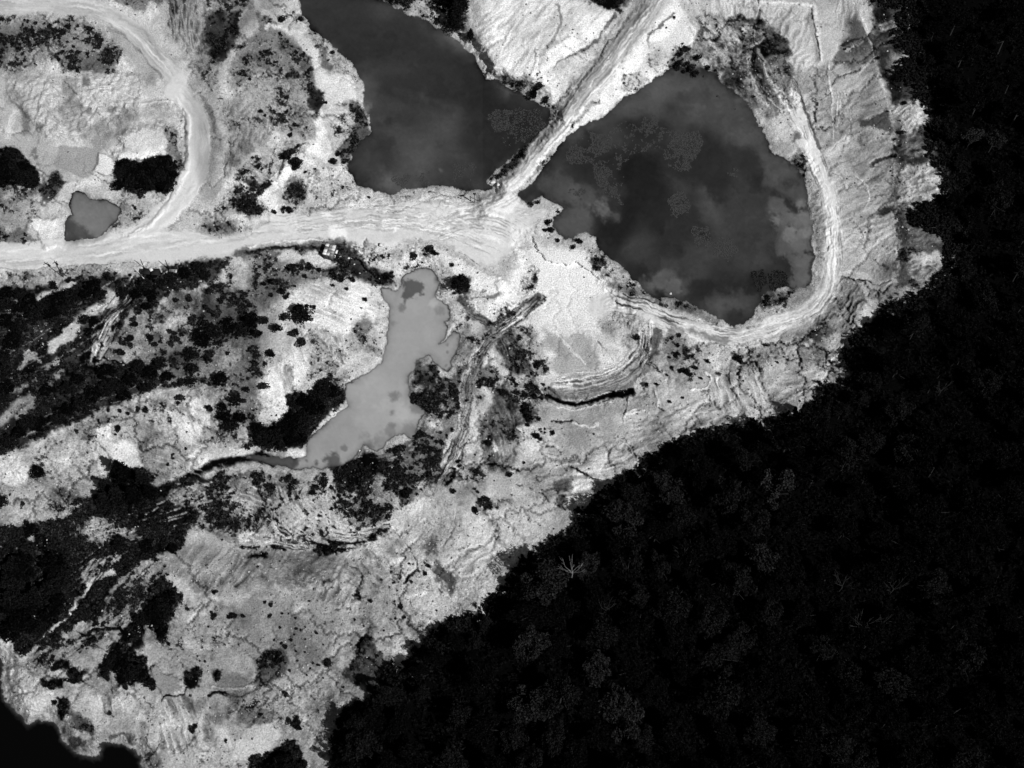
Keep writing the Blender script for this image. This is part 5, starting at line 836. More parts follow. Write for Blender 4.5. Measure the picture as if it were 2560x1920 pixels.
# ------------------------------------------------------------------ single shrubs seen in the photograph: tile, x, y, radius (all in tile units)
SH = 'b 165 130 32 155 220 15 500 340 20 290 120 22 190 1010 45 230 985 30 260 1060 50 250 1090 30 320 1115 13 385 1095 10 500 1045 28 215 1355 30 180 1350 22 30 720 20 60 750 12 225 870 22 205 480 8 1140 1610 30 1030 1650 28 1155 1640 22 350 450 18 205 720 14 530 1000 20 455 665 14 310 350 12 120 1370 20 240 1200 20 285 1270 14 730 1275 10 830 690 8 c 1050 110 13 1000 180 9 1105 285 9 1045 325 8 920 312 6 953 328 6 1130 310 16 1195 372 26 1070 415 34 1150 450 36 1180 480 34 1095 350 16 1140 410 20 1110 470 18 1270 440 22 1330 630 22 1035 520 9 1180 560 16 1220 600 15 1240 500 14 185 550 30 140 610 36 225 640 22 215 660 18 5 555 14 35 530 8 65 545 6 115 485 7 165 490 6 1440 710 20 1300 620 10 785 650 7 232 378 5 390 215 5 600 45 8 130 1320 18 170 1310 20 230 1440 24 250 1490 24 210 1490 16 300 1560 16 400 1600 20 440 1560 22 300 1370 14 d 712 378 14 690 310 13 860 858 20 880 670 18 855 785 8 820 900 12 805 1140 8 795 1110 8 1050 720 10 780 720 8 500 320 10 770 525 5 855 1180 7 e 1230 285 25 1145 285 20 1475 628 17 1290 765 10 1240 725 28 1160 915 26 1160 950 14 770 1110 20 750 1155 11 900 985 18 945 990 22 705 1000 16 780 1000 16 835 1020 14 500 1130 15 155 1600 18 65 1550 9 140 1635 7 1122 1283 12 1122 1310 11 1088 1352 12 1205 1250 10 880 440 25 850 530 28 850 570 20 860 410 20 800 560 26 790 620 30 1010 640 8 700 140 26 770 170 18 820 230 32 350 190 30 450 160 20 480 155 16 620 190 34 1100 480 18 1130 500 20 1110 560 24 980 530 26 1010 570 22 1330 330 24 1440 290 22 1380 480 26 1560 470 24 1650 450 28 1290 440 20 1340 660 26 1180 820 26 1540 900 30 1600 860 22 1580 940 20 1380 1175 12 1230 410 14 1570 230 16 1500 130 16 1620 320 20 845 125 12 875 100 6 1000 1340 5 1365 985 26 f 120 165 26 55 180 18 180 235 26 200 265 20 105 255 14 320 130 18 255 195 10 500 190 13 380 330 16 310 555 30 265 490 28 230 500 24 130 460 34 60 420 34 180 400 30 20 495 32 105 630 32 40 840 32 710 280 18 765 560 9 625 745 7 683 338 8 585 548 7 135 1030 9 450 1450 26 450 1475 24 450 1415 16 540 1555 14 490 1500 11 370 1530 18 970 1540 36 1000 1520 24 1430 1390 24 1280 1520 18 1490 1570 30 1420 1640 24 1640 1420 20 1510 1210 22 1310 1330 16 1320 1360 14 240 75 34 350 70 26 410 90 20 510 130 22 560 150 26 630 150 24 500 90 16 850 130 28 820 170 20 740 150 16 880 110 16 1275 60 16 300 80 20 590 210 14 1340 140 30 1290 170 26 1370 200 24 1600 880 24 1290 1380 12 g 1265 680 16 1035 722 15 1005 770 11 1190 720 18 1130 745 24 1155 765 20 1090 740 16 935 830 13 1020 940 13 1107 920 10 872 830 16 165 700 24 150 710 22 145 905 20 205 830 12 215 860 10 240 855 8 120 830 16 90 1000 34 105 1040 26 85 960 18 175 1055 18 100 1095 16 160 1165 24 185 1185 18 265 1140 16 270 1150 12 185 1120 9 215 1120 9 215 1145 8 190 1140 8 530 1155 8 813 1025 6 815 525 20 1645 575 14 125 760 14 1460 660 26 1480 685 20 1170 650 14 1060 640 16 1020 655 12 1500 810 7 1415 860 5 40 1390 12 80 1340 10 1085 510 18 1075 580 16 1225 790 12 h 62 688 10 100 655 8 462 715 12 425 750 9 325 815 16 490 600 6 540 580 6 222 1045 9 255 955 8 380 860 16 430 850 16 25 710 5 205 940 8 i 605 825 26 580 795 14 1095 850 13 1110 890 7 1390 668 18 1375 650 12 1215 625 14 1515 665 22 1490 680 16 1580 672 14 985 1100 30 1000 1130 22 1225 1050 22 1415 1060 20 1250 1405 22 1270 1385 16 1465 1480 10 1235 1190 9 1390 515 18 865 665 16 830 375 26 800 400 18 520 910 8 560 885 6 1350 745 8 1330 970 8 1295 965 7 1280 935 6 930 770 18 370 1000 26 460 1050 20 510 1080 18 300 1110 22 340 1130 24 720 1300 12 820 585 12 440 180 16 700 210 12 1500 335 6 1440 180 7 1360 1270 6 820 1140 20 360 1230 18 700 1080 18 j 97 605 15 90 672 16 60 580 11 345 578 8 258 690 9 320 745 7 155 745 10 265 755 11 290 765 8 395 785 12 250 795 7 120 830 8 195 870 18 165 850 11 230 830 11 320 825 6 260 905 8 317 910 7 435 860 6 150 920 24 155 955 22 370 980 9 410 993 8 352 1013 8 470 960 20 460 985 20 330 1057 6 435 1077 6 195 1175 14 195 1190 10 568 1137 8 270 1370 28 285 1395 20 220 1345 18 30 1310 11 220 1025 10 945 615 14 965 685 9 640 698 8 700 740 8 830 770 7 1010 447 11 990 335 8 1095 330 9 878 390 9 815 440 8 890 460 9 915 510 7 900 580 8 905 690 9 1120 350 14 740 575 14 1100 400 14 12 355 9 155 320 6 170 660 9 210 660 7 400 990 8 270 965 6 190 980 8 1170 640 6 o 1450 480 22 1490 500 22 1540 620 24 1560 690 14 1510 440 20 1550 450 18 1010 920 22 840 1340 26 840 1300 16 1300 1380 20 520 1610 20 1080 1450 12 1650 270 18 1610 140 16 1730 310 14 1250 230 26 1700 830 18 1720 870 16 1780 720 10 1900 760 12 1780 790 10 1860 820 9 900 1220 12 820 1090 14 2020 730 8 1960 600 7 820 1560 20 860 1600 22'
def explicit():
    t = None; buf = []
    for k in SH.split():
        if k in TILE: t = TILE[k]; continue
        buf.append(float(k))
        if len(buf) == 3: yield t[0] + buf[0] * t[2], t[1] + buf[1] * t[2], buf[2] * t[2]; buf = []
SM = [shrub_mesh(300 + i, LM[['dark', 'brush', 'brush', 'scrub', 'dark', 'scrub'][i]]) for i in range(6)]
ex = sorted(explicit(), key=lambda e: -e[2]); occupied = []
SIZE = lambda r: 'small dark shrub' if r < .45 else 'rounded dark shrub' if r < .9 else 'broad dark bush'
cnt = 0
for (u, v, r) in ex[:296]:
    k = random.randrange(6); R_ = r * .1; loc = place(u, v + r * .35); s = R_ * 1.12
    o = copy_obj('shrub', SM[k], loc, random.random() * 6.28, (s * random.uniform(.9, 1.15), s * random.uniform(.9, 1.15), s * random.uniform(.9, 1.3)))
    g = near(u, v); tag(o, '%s standing by %s' % (SIZE(R_), g), 'shrub', 'dark shrubs scattered by %s' % g); occupied.append((u, v, r))
small = ex[296:]
# ------------------------------------------------------------------ scrub too thick to count, as leaf clumps
def clumps(name, pts, mat, label, cat, nl=9, size=.34, seed=0, base=None):
    rng = np.random.default_rng(seed); pts = np.array(pts); n = len(pts); k = np.repeat(np.arange(n), nl); m = len(k); d = rng.normal(size=(m, 3)); d /= np.linalg.norm(d, axis=1)[:, None]; d[:, 2] = np.abs(d[:, 2])
    c = pts[k, :3] + d * pts[k, 3:4] * (rng.random((m, 1)) ** .5) * [1, 1, .9] + [0, 0, .05]
    nr = rng.normal(size=(m, 3)) + d + [0, 0, .4]; nr /= np.linalg.norm(nr, axis=1)[:, None]; t = np.cross(nr, rng.normal(size=(m, 3))); t /= np.linalg.norm(t, axis=1)[:, None]; b = np.cross(nr, t)
    s = (size * (.45 + rng.random(m)) * .5)[:, None] * np.clip(pts[k, 3:4] / .45, .5, 1.6)
    V = np.stack([c - t * s * 1.4, c - b * s * .7, c + t * s * 1.4, c + b * s * .7], 1).reshape(-1, 3)
    o = mesh_np(name, V, np.arange(m * 4).reshape(-1, 4), mat); tag(o, label, cat, kind='stuff'); return o
def scatter(prob, n, rmin, rmax, seed, box_=(-60, -60, 2620, 1980)):
    rng = np.random.default_rng(seed); out = []
    while len(out) < n:
        u = rng.uniform(box_[0], box_[2], 4000); v = rng.uniform(box_[1], box_[3], 4000); i = ((u - U0) / STEP).astype(int); j = ((v - V0) / STEP).astype(int)
        ok = rng.random(4000) < prob[j, i]; u, v, i, j = u[ok], v[ok], i[ok], j[ok]; x, y, z = world(u, v, H[j, i].astype(float)); r = rng.uniform(rmin, rmax, len(u)) * (.6 + .8 * np.maximum(D, DS)[j, i])
        out += list(np.stack([x, y, z, r], 1))
    return out[:n]
LAND = np.ones_like(A)
for name in POND:
    sl, d = WM[name]; LAND[sl] *= (d > 4)
r = mask(WOOD, 10, 16, grow=-6); WOODM = np.zeros_like(A); WOODM[r[0]] = r[1]
CM = cov * LAND * (1 - WOODM) * (1 - ROADM); heavy = np.clip(np.maximum(D, DS) * 1.3 - .3, 0, 1); CC = core * LAND * (1 - WOODM) * (1 - ROADM)
pt = scatter(CC * heavy * (.35 + .65 * (N60 < .55)), 14000, .24, .5, 1); clumps('scrub', pt, LM['brush'], 'dense low scrub matting the unmined ground', 'scrub', 12, .42, 1)
pt = scatter(CC * heavy * sm((N60 - .45) * 4), 6000, .2, .45, 5); clumps('scrub', pt, LM['brushpale'], 'greyer leafy scrub mixed through the dark scrub', 'scrub', 12, .42, 2)
pt = scatter(np.maximum(CM * (1 - heavy), .012 * np.clip(T - .3, 0, 1) * LAND * (1 - WOODM) * (1 - ROADM) * (D > .02)), 13000, .12, .4, 2)
pts_ = []
for u, v, r_ in small:
    x, y, z = world(u, v, at(H, u, v)); pts_.append(np.array([x, y, z, r_ * .11]))
clumps('scrub', pts_, LM['black'], 'little round scrub dots on the bare slopes', 'scrub', 40, .26, 7)
clumps('heath', pt, LM['scrub'], 'sparse tufts of low heath dotted over the pale ground', 'heath', 9, .26, 3)
# loose stones
def stones(n, seed, mat, label, rmin, rmax, prob):
    rng = np.random.default_rng(seed); p = np.array(scatter(prob, n, rmin, rmax, seed)); rr = (rmin + (rmax - rmin) * rng.random(n) ** 3)[:, None, None]
    o_ = np.array([[1, 0, 0], [0, 1, 0], [-1, 0, 0], [0, -1, 0], [0, 0, .8], [0, 0, -.8]]) * rr * (.6 + .8 * rng.random((n, 6, 1)))
    a = rng.random(n) * 6.28; R3 = np.stack([np.cos(a), -np.sin(a), np.sin(a), np.cos(a)], 1).reshape(n, 2, 2); o_[:, :, :2] = np.einsum('nij,nkj->nki', R3, o_[:, :, :2]); V = p[:, None, :3] + o_
    T_ = np.array([[0, 1, 4], [1, 2, 4], [2, 3, 4], [3, 0, 4], [1, 0, 5], [2, 1, 5], [3, 2, 5], [0, 3, 5]]); Q = (T_[None] + (np.arange(n) * 6)[:, None, None]).reshape(-1, 3)
    tag(mesh_np('rubble', V.reshape(-1, 3), Q, mat), label, 'rubble', kind='stuff')
OPEN = np.clip(T * 1.3 - .3, 0, 1) * (1 - cov) * LAND * (1 - WOODM) * (1 - sm(ROAD * 2)) * (.25 + .75 * sm((PAT - .35) * 3))
stones(7000, 31, flat_mat('loose_stone', .36, var=.5), 'loose stones scattered over the bare ground', .07, .38, OPEN)
stones(3500, 32, flat_mat('dark_stone', .10, var=.5), 'darker clods scattered over the bare ground', .08, .4, OPEN)
# ------------------------------------------------------------------ pines and broad trees among the workings
PM = [(crown_pine(40 + i, 2.6, 10, LM[k], 1), None) for i, k in enumerate(['black', 'dark', 'dark'])]; TP = keep('trunk', *tube([[0, 0, -.5], [.05, 0, 5], [0, 0, 9.6]], .2, .03), M_bark)
PINES = [(315, 1196, 2.9, 10.5, 'tallest dark pine standing on the pale slope at lower left'), (362, 1212, 2.1, 7.5, 'pine just right of the tallest pine'), (270, 1226, 2.3, 6.5, 'low spreading pine left of the tallest pine'), (377, 1240, 1.8, 6.5, 'pointed small pine at the foot of the slope, right of the pine group'), (266, 1258, 2.4, 6, 'pine rooted below and left of the pine group'), (300, 1250, 2.6, 8, 'pine directly below the tallest pine'), (338, 1250, 2.3, 7.5, 'pine at the lower middle of the pine group'),
         (1140, 50, 2.7, 9, 'broad pine on the north tip of the upper pond'), (1155, 22, 2.4, 8, 'pine crown at the top edge above the upper pond'), (1110, 14, 2.6, 8, 'leftmost pine at the top edge above the upper pond'), (1134, 74, 2.2, 7, 'lowest of the pines on the north tip of the upper pond'), (1178, 98, 1.5, 4.5, 'small pine at the foot of the white hill')]
for i, (u, v, R_, h, lab) in enumerate(PINES): tree('pine_tree', PM[i % 3][0], TP, place(u, v), random.random() * 6, (R_ / 2.6, R_ / 2.6, h / 10), lab, 'pine tree', 'pines standing in small groups')
BRD = [(crown_broad(60 + i, 3, 5.2, 1100, .5, LM[k]), trunk_broad(60 + i, 3, 5.2)) for i, k in enumerate(['black', 'dark', 'black', 'dark'])]
BT = [('e', 1440, 795, 48, 'lone round tree on the pale slope'), ('e', 15, 1590, 40, 'round tree cut by the left edge'), ('e', 250, 1400, 36, 'dark tree alone on the lower left slope'), ('f', 320, 385, 62, 'broad tree on the rim of the white slope'), ('f', 290, 360, 45, 'tree overlapping the rim of the white slope'), ('f', 1320, 190, 55, 'bushy tree at the head of the inflow stream')]
for x in range(800, 1120, 62):
    for y in (1080, 1140, 1200): BT.append(('a', x + random.uniform(-18, 18), y + random.uniform(-14, 14), 44, 'tree of the square dark copse inside the road bend'))
for x, y in [(40, 1060), (90, 1010), (30, 1130), (110, 1090), (170, 1080), (150, 1150), (90, 1160), (215, 1150), (20, 1180), (230, 1180)]: BT.append(('a', x, y, 46, 'tree of the dark copse at the left edge by the spoil heaps'))
for x, y, r_ in [(620, 205, 55), (660, 250, 45), (560, 250, 45), (480, 260, 60), (380, 290, 60), (300, 330, 60), (220, 290, 50), (140, 250, 45), (60, 240, 45), (420, 340, 60), (350, 380, 60), (250, 400, 60), (140, 350, 55), (60, 330, 60), (60, 430, 60), (150, 470, 60), (80, 560, 60), (40, 660, 60), (120, 520, 50), (40, 760, 60), (60, 850, 50), (30, 920, 40), (620, 420, 45), (560, 420, 40), (580, 490, 30), (800, 240, 40), (900, 250, 50), (950, 200, 50), (1000, 260, 45), (1050, 180, 45), (960, 330, 35), (1120, 140, 45), (1200, 110, 45), (1280, 70, 40), (1000, 130, 40), (1330, 120, 40)]: BT.append(('e', x, y, r_, 'leafy tree in the dark thicket below the haul road'))
for x, y, r_ in [(700, 760, 60), (780, 840, 60), (860, 800, 55), (700, 860, 60), (620, 900, 60), (540, 960, 60), (460, 1000, 55), (380, 1050, 50), (280, 1100, 55), (200, 1080, 60), (150, 1150, 50), (80, 1200, 55), (320, 870, 45), (450, 860, 55), (520, 800, 50), (900, 720, 50), (980, 760, 50), (1050, 700, 50), (1100, 780, 45), (950, 860, 40), (820, 900, 45), (1250, 640, 50), (1330, 560, 60), (1400, 500, 60), (1480, 450, 60), (1560, 480, 60), (1640, 420, 60), (1600, 600, 0), (1350, 460, 50), (1290, 520, 50), (1240, 820, 40), (1460, 1040, 55), (1500, 1100, 55), (1560, 1060, 45), (1540, 940, 45), (1450, 980, 40)]:
    if r_: BT.append(('e', x, y, r_, 'leafy tree in the dark belt across the left hillside'))
for x, y, r_ in [(450, 840, 45), (500, 880, 45), (420, 900, 50), (330, 950, 50), (260, 950, 45), (400, 980, 50), (320, 1040, 55), (240, 1050, 50), (300, 1120, 50), (200, 1120, 50), (140, 1170, 50), (240, 1190, 50), (60, 1180, 50), (20, 1130, 45), (180, 1220, 40), (300, 1190, 40)]: BT.append(('f', x, y, r_, 'low tree on the southwest bank of the milky pond'))
for x, y, r_ in [(1060, 600, 60), (1010, 640, 60), (1090, 660, 50), (1040, 700, 50), (960, 680, 45), (1100, 560, 50), (900, 700, 40), (1060, 780, 40), (1060, 820, 30)]: BT.append(('i', x, y, r_, 'tree of the black thicket on the eroded fan'))
for x, y, r_ in [(800, 1000, 50), (880, 1030, 50), (920, 1050, 40), (740, 960, 45), (760, 900, 40), (700, 1000, 40), (800, 1080, 40), (840, 1050, 40)]: BT.append(('i', x, y, r_, 'tree of the dark gully thicket under the eroded fan'))
for k in range(34): BT.append(('i', random.uniform(40, 560) , random.uniform(300, 860), random.uniform(45, 60), 'tree of the long dark wood at lower left'))
for k in range(22): BT.append(('i', random.uniform(60, 1150), random.uniform(60, 260) , random.uniform(35, 50), 'scrub tree in the dark belt north of the long dark wood'))
for x, y, r_ in [(150, 1640, 50), (230, 1640, 50), (200, 1600, 45), (280, 1670, 50), (120, 1690, 50)]: BT.append(('j', x, y, r_, 'tree of the dark clump at the bottom edge'))
for i, (t, x, y, r_, lab) in enumerate(BT):
    s = TILE[t]; u, v = s[0] + x * s[2], s[1] + y * s[2]
    if t == 'i' and 'long dark wood' in lab and (x > 560 - (y - 300) * .55 or y < 300): 
        if 'north' not in lab: continue
    if 'belt north' in lab and at(D, u, v) < .75: continue
    R_ = r_ * s[2] * .1 * (.82 if 'thicket' in lab or 'belt' in lab else 1); c_, t_ = BRD[i % 4]; hh = random.uniform(.75, 1.1) if R_ < 1.9 else random.uniform(.9, 1.2)
    tree('leafy_tree', c_, t_, place(u, v + R_ * 4), random.random() * 6, (R_ / 3 * 1.15, R_ / 3 * 1.15, R_ / 3 * hh), lab, 'tree', 'leafy trees around the workings')
# ------------------------------------------------------------------ the wood
FT = []
for i, k in enumerate(['black', 'black', 'dark', 'dark', 'dark', 'mid', 'mid', 'pale']): FT.append((crown_broad(80 + i, 4, 9.5, 2600, .42, LM[k]), trunk_broad(80 + i, 4, 9.5), k))
FTS = {'black': [], 'dark': [], 'mid': [], 'pale': []}
for f_ in FT: FTS[f_[2]].append(f_)
wf = seg_field(P(WOOD), True, 10); wsl, wd = wf[0], wf[1]; WD = np.full_like(A, 99); WD[wsl] = wd
rng = np.random.default_rng(3); spots = []; tries = 0; SPC = 66
def try_spot(u, v, sp):
    if at(WD, u, v - 30) > -10 or at(WD, u, v) > -20: return False
    if any((a - u) ** 2 + (b - v) ** 2 < sp * sp for a, b in spots): return False
    spots.append((u, v)); return True
while tries < 14000:
    tries += 1; u = rng.uniform(830, 2610); v = rng.uniform(-40, 2010)
    e_ = at(WD, u, v); try_spot(u, v, 50 if e_ > -70 else 74)
print('wood trees', len(spots)); WOODLAB = []
for (u, v) in spots[:299]:
    e_ = -at(WD, u, v); vignette = (u - 1500) / 900 + (v - 1300) / 1500; p = random.random()  # crowns get darker leaves towards lower right, a vignette put into foliage colour
    k = 'black' if p < .35 + vignette * .45 else 'dark' if p < .75 + vignette * .35 else 'mid' if p < .98 else 'pale'
    if e_ < 60: k = 'black' if p < .6 else 'dark'
    c_, t_, _ = random.choice(FTS[k]); sc = random.uniform(.8, 1.25) if e_ > 70 else random.uniform(.4, .8); an = random.uniform(.78, 1.25)
    side = 'at the edge of the great dark wood' if e_ < 70 else 'deep in the great dark wood'
    where = ' beside the bare outer slope' if (e_ < 70 and v < 640) else ' above the wide bare slope' if (e_ < 70 and u > 1450) else ' along the lower slope' if e_ < 70 else (' towards the top right' if v < 700 else ' towards the bottom right' if u > 1800 else ' below the wide bare slope')
    tree('forest_tree', c_, t_, place(u, v), random.random() * 6.28, (sc * an, sc / an, sc * random.uniform(.8, 1.25)), {'black': 'black crowned tree ', 'dark': 'dark leafy tree ', 'mid': 'greyish leafy tree ', 'pale': 'pale leaved tree '}[k] + side + where, 'tree', 'trees of the great dark wood')
IN = sm((-WD - 4) / 30)
pt = scatter(IN, 5200, 1.1, 2.6, 8, (830, -60, 2640, 2040)); clumps('undergrowth', pt, LM['black'], 'black undergrowth filling the gaps of the great dark wood', 'undergrowth', 16, .5, 5)
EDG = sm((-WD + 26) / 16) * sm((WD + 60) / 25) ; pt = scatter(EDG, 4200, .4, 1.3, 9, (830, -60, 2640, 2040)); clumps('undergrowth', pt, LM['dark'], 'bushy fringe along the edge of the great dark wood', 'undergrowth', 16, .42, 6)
# dead trees: bare pale limbs
def dead_mesh(seed, h=7, n=9, spread=1.):
    rng = np.random.default_rng(seed); P_ = [tube([[0, 0, -.3], [.1, 0, h * .4], [0, .1, h * .62]], .2, .13)]
    for i in range(n):
        a = -.35 + i * 3.84 / (n - 1) + rng.normal() * .12; l = h * rng.uniform(.4, .75); el = rng.uniform(.45, 1.25); z0 = h * rng.uniform(.4, .62)
        d = np.array([math.cos(a) * math.cos(el) * spread, math.sin(a) * math.cos(el) * spread, math.sin(el)]); p0 = np.array([0, 0, z0]); p1 = p0 + d * l * .5 + rng.normal(size=3) * .3; p2 = p0 + d * l + [0, 0, .3 * l] + rng.normal(size=3) * .4
        P_.append(tube([p0, p1, p2], .075, .02))
        for j in range(3): q0 = p1 + (p2 - p1) * rng.random() * .6; P_.append(tube([q0, q0 + d * l * .3 + rng.normal(size=3) * .35], .035, .015))
    V, Q = join(P_); return V, Q
DM = [keep('dead_tree', *dead_mesh(500 + i, 6.5, 10 if i == 0 else 7), M_dead if i == 0 else M_greydead) for i in range(4)]
DT = [('k', 388, 410, 0, .95, 'bare pale dead tree near the left edge of the great dark wood'), ('l', 468, 500, 1, .9, 'small bare grey tree in the middle of the dark wood'), ('l', 585, 760, 2, 1.0, 'forked bare grey tree in the middle of the dark wood'), ('l', 800, 515, 3, .8, 'grey leaning dead tree right of the forked bare one'), ('k', 1110, 310, 1, .8, 'thin grey dead tree in the upper part of the wood'), ('l', 735, 730, 2, .6, 'little bare tree right of the forked bare tree'), ('k', 600, 650, 3, .7, 'grey fallen looking bare tree in the left of the wood'), ('l', 1290, 720, 1, .6, 'lone faint bare tree towards the right edge'), ('h', 1110, 890, 2, .7, 'grey bare tree in the upper right of the wood')]
for t, x, y, k, s_, lab in DT:
    s = TILE[t]; u, v = s[0] + x * s[2], s[1] + y * s[2]; x_, y_, z_ = world(u, v, at(H, u, v) + 6.5); tag(copy_obj('dead_tree', DM[k], (x_, y_, z_ - 1.2), random.uniform(-.3, .3), (s_, s_, s_)), lab, 'dead tree', 'bare dead trees in the wood')
# ------------------------------------------------------------------ pond weed
def weed(polys, n, lvl, mat, label, seed, smax=.34):
    rng = np.random.default_rng(seed); out = []
    for s, k in polys:
        f = seg_field(P(s), True, 20); sl, d, _, _ = f; d = d + WARP[sl] * 16; jj, ii = np.nonzero((d < 0) & (NP[sl] * .5 + NV[sl] * .5 > .36)); c = rng.integers(0, len(jj), int(n * k))
        u = UU[sl][jj[c], ii[c]] + rng.random(len(c)) * 2; v = VV[sl][jj[c], ii[c]] + rng.random(len(c)) * 2; x, y, z = world(u, v, lvl + .03 + rng.random(len(c)) * .05); out.append(np.stack([x, y, z], 1))
    c = np.concatenate(out); m = len(c); a = rng.random(m) * 6.28; s_ = smax * (.3 + .7 * rng.random(m)); ca, sa = np.cos(a) * s_, np.sin(a) * s_; tz = rng.normal(size=m) * .07; z0 = c[:, 2]
    V = np.stack([np.stack([c[:, 0] + ca, c[:, 1] + sa, z0 + tz], 1), np.stack([c[:, 0] - sa * .4, c[:, 1] + ca * .4, z0], 1), np.stack([c[:, 0] - ca, c[:, 1] - sa, z0 - tz], 1), np.stack([c[:, 0] + sa * .4, c[:, 1] - ca * .4, z0], 1)], 1).reshape(-1, 3)
    tag(mesh_np('pondweed', V, np.arange(m * 4).reshape(-1, 4), mat), label, 'pondweed', kind='stuff')
weed([('c 480 870 600 900 760 780 900 740 1000 850 1200 850 1240 900 1200 1000 1150 1130 1050 1100 960 1080 980 960 900 980 800 980 700 1050 700 1150 720 1330 640 1280 550 1150 500 1050 380 1060 350 1000', 1), ('c 1010 1280 1100 1250 1170 1330 1130 1410 1040 1400', .14), ('c 1330 1540 1440 1530 1480 1620 1400 1659 1320 1640', .12), ('c 1190 1480 1260 1470 1290 1560 1220 1590', .07), ('c 1380 1060 1480 1090 1500 1190 1400 1160', .07), ('c 380 1230 440 1240 430 1280 380 1270', .03)], 7000, -1.2, LM['weed'], 'speckled floating weed spreading over the round pond', 21)
weed([('b 1460 720 1659 700 1659 980 1560 880', .5), ('c 0 690 180 720 200 820 80 930 0 980', .5), ('b 900 1140 1100 1120 1110 1200 930 1215', .3), ('b 1280 1070 1400 1080 1380 1180 1290 1160', .15)], 1500, -1.2, LM['weed'], 'thin floating weed by the shores of the upper pond', 22)
weed([('h 0 90 110 80 110 200 20 240 0 240', 1), ('g 1560 110 1659 90 1659 200 1600 230', .6)], 700, -1.15, LM['scrub'], 'reeds standing in the southeast corner of the round pond', 23)
# ------------------------------------------------------------------ things people left
M_wood = flat_mat('weathered_timber', .05); M_paletimber = flat_mat('pale_timber', .55); M_black = flat_mat('black_sheet', .012)
def part(name, geo, mat, parent, label=None): o = mesh_np(name, *geo, mat, parent=parent); tag(o, label); return o
def thing(name, u, v, label, cat, rz=0, group=None, dz=0):
    e = bpy.data.objects.new(name, None); C.objects.link(e); e.location = place(u, v, dz); e.rotation_euler = (0, 0, rz); e.empty_display_size = .4; return tag(e, label, cat, group)
def single(name, geo, mat, u, v, label, cat, rz=0, group=None, dz=0, rx=0):
    o = mesh_np(name, *geo, mat); o.location = place(u, v, dz); o.rotation_euler = (rx, 0, rz); return tag(o, label, cat, group)
for (u, v, h, lab) in [(158.5, 693, 8.5, 'tall dark utility pole beside the haul road, left of the shelter'), (362, 673, 5.0, 'short dark pole rising behind the timber shelter'), (422, 672, 4.5, 'short thin pole beside the slatted platform')]:
    e = thing('utility_pole', u, v, lab, 'utility pole', .5, 'dark poles along the haul road'); part('pole', tube([[0, 0, -.4], [0, 0, h * .5], [.05, 0, h]], .13, .09), M_black, e)
    if h > 8: part('crossarm', box(0, 0, h - .8, 1.2, .12, .14), M_black, e); part('transformer', join([tube([[.25, 0, h - 2.3], [.25, 0, h - 1.4]], .26, .26), box(.25, 0, h - 1.36, .3, .3, .08)]), M_black, e)
# checkered shed
rz = math.radians(-14); e = thing('shed', 826, 636, 'small shed with a checkered sheet roof below the haul road', 'shed', rz)
W_, L_, h_ = 2.5, 3.1, 2.3
part('wall', join([box(0, -L_ / 2, h_ / 2, W_, .1, h_), box(0, L_ / 2, h_ / 2, W_, .1, h_), box(-W_ / 2, 0, h_ / 2, .1, L_ - .12, h_), box(W_ / 2, 0, h_ / 2, .1, L_ - .12, h_)]), flat_mat('shed_wall', .12), e)
part('door', box(.4, -L_ / 2 - .07, .95, .8, .05, 1.9), M_wood, e)
tones = [.75, .20, .70, .15, .22, .72, .78, .16, .35, .80, .62, .25]; roofp = []
for i, t_ in enumerate(tones):
    cx = (i % 3 - 1) * .92; cy = 1.26 - (i // 3) * .84; geo = [box(cx, cy, h_ + .08 + .015 * (i % 2), .91, .83, .03)] + [box(cx - .38 + .19 * k, cy, h_ + .115 + .015 * (i % 2), .05, .82, .03) for k in range(5)]
    part('roof_sheet', join(geo), flat_mat('roof_sheet', t_, .6, .12), e, 'pale roof sheet' if t_ > .5 else 'dark weathered roof sheet')
single('crate', join([box(0, 0, .3, .7, .9, .6), box(0, 0, .63, .78, .98, .05)]), flat_mat('pale_crate', .7), 841, 632, 'pale crate standing right of the checkered shed', 'crate', rz)
single('crate', join([box(0, 0, .25, .6, .7, .5), box(0, 0, .53, .66, .76, .05)]), flat_mat('pale_crate2', .75), 836, 643, 'lower pale crate at the corner of the checkered shed', 'crate', rz)
single('plank', join([box(0, 0, .1, 1.1, .12, .08), box(-.1, .16, .14, .9, .1, .06)]), M_paletimber, 850, 644, 'pale planks lying right of the checkered shed', 'plank', .9)
single('concrete_box', join([box(0, 0, .35, .7, .8, .7), box(0, 0, .73, .6, .7, .06)]), flat_mat('concrete', .6), 952, 614, 'small pale concrete box beside the haul road', 'box', 0)
# timber shelter and its litter
e = thing('timber_shelter', 382, 690, 'collapsed black timber shelter below the haul road', 'shelter', -.08)
part('roof', join([box(0, .8, 2.3, 4.4, .12, .12), box(-1.1, 0, 2.34, 2.0, 1.7, .06), box(1.1, .1, 2.2, 1.9, 1.9, .06, .05), box(2.0, -.3, 2.1, .7, 1.5, .06, .3)]), M_black, e)
for x, y in ((-2.1, .8), (0, .85), (2.1, .75), (-2.0, -.9), (2.0, -.9)): part('post', box(x, y, 1.1, .13, .13, 2.3), M_black, e)
part('wall', join([box(0, .75, 1.2, 4.0, .06, 1.8)]), M_black, e)
single('roof_sheet', join([box(0, 0, .05, .75, 1.25, .05)]), flat_mat('pale_board', .62), 383.5, 687, 'pale rectangular board lying on the black shelter', 'board', .62, dz=2.9)
single('fallen_pole', tube([[-1.35, 1.45, .5], [0, 0, .45], [1.35, -1.45, .3]], .07, .08), flat_mat('pale_pole', .7), 350, 687, 'long pale pole leaning left of the black shelter', 'pole', dz=.3)
rng = np.random.default_rng(9)
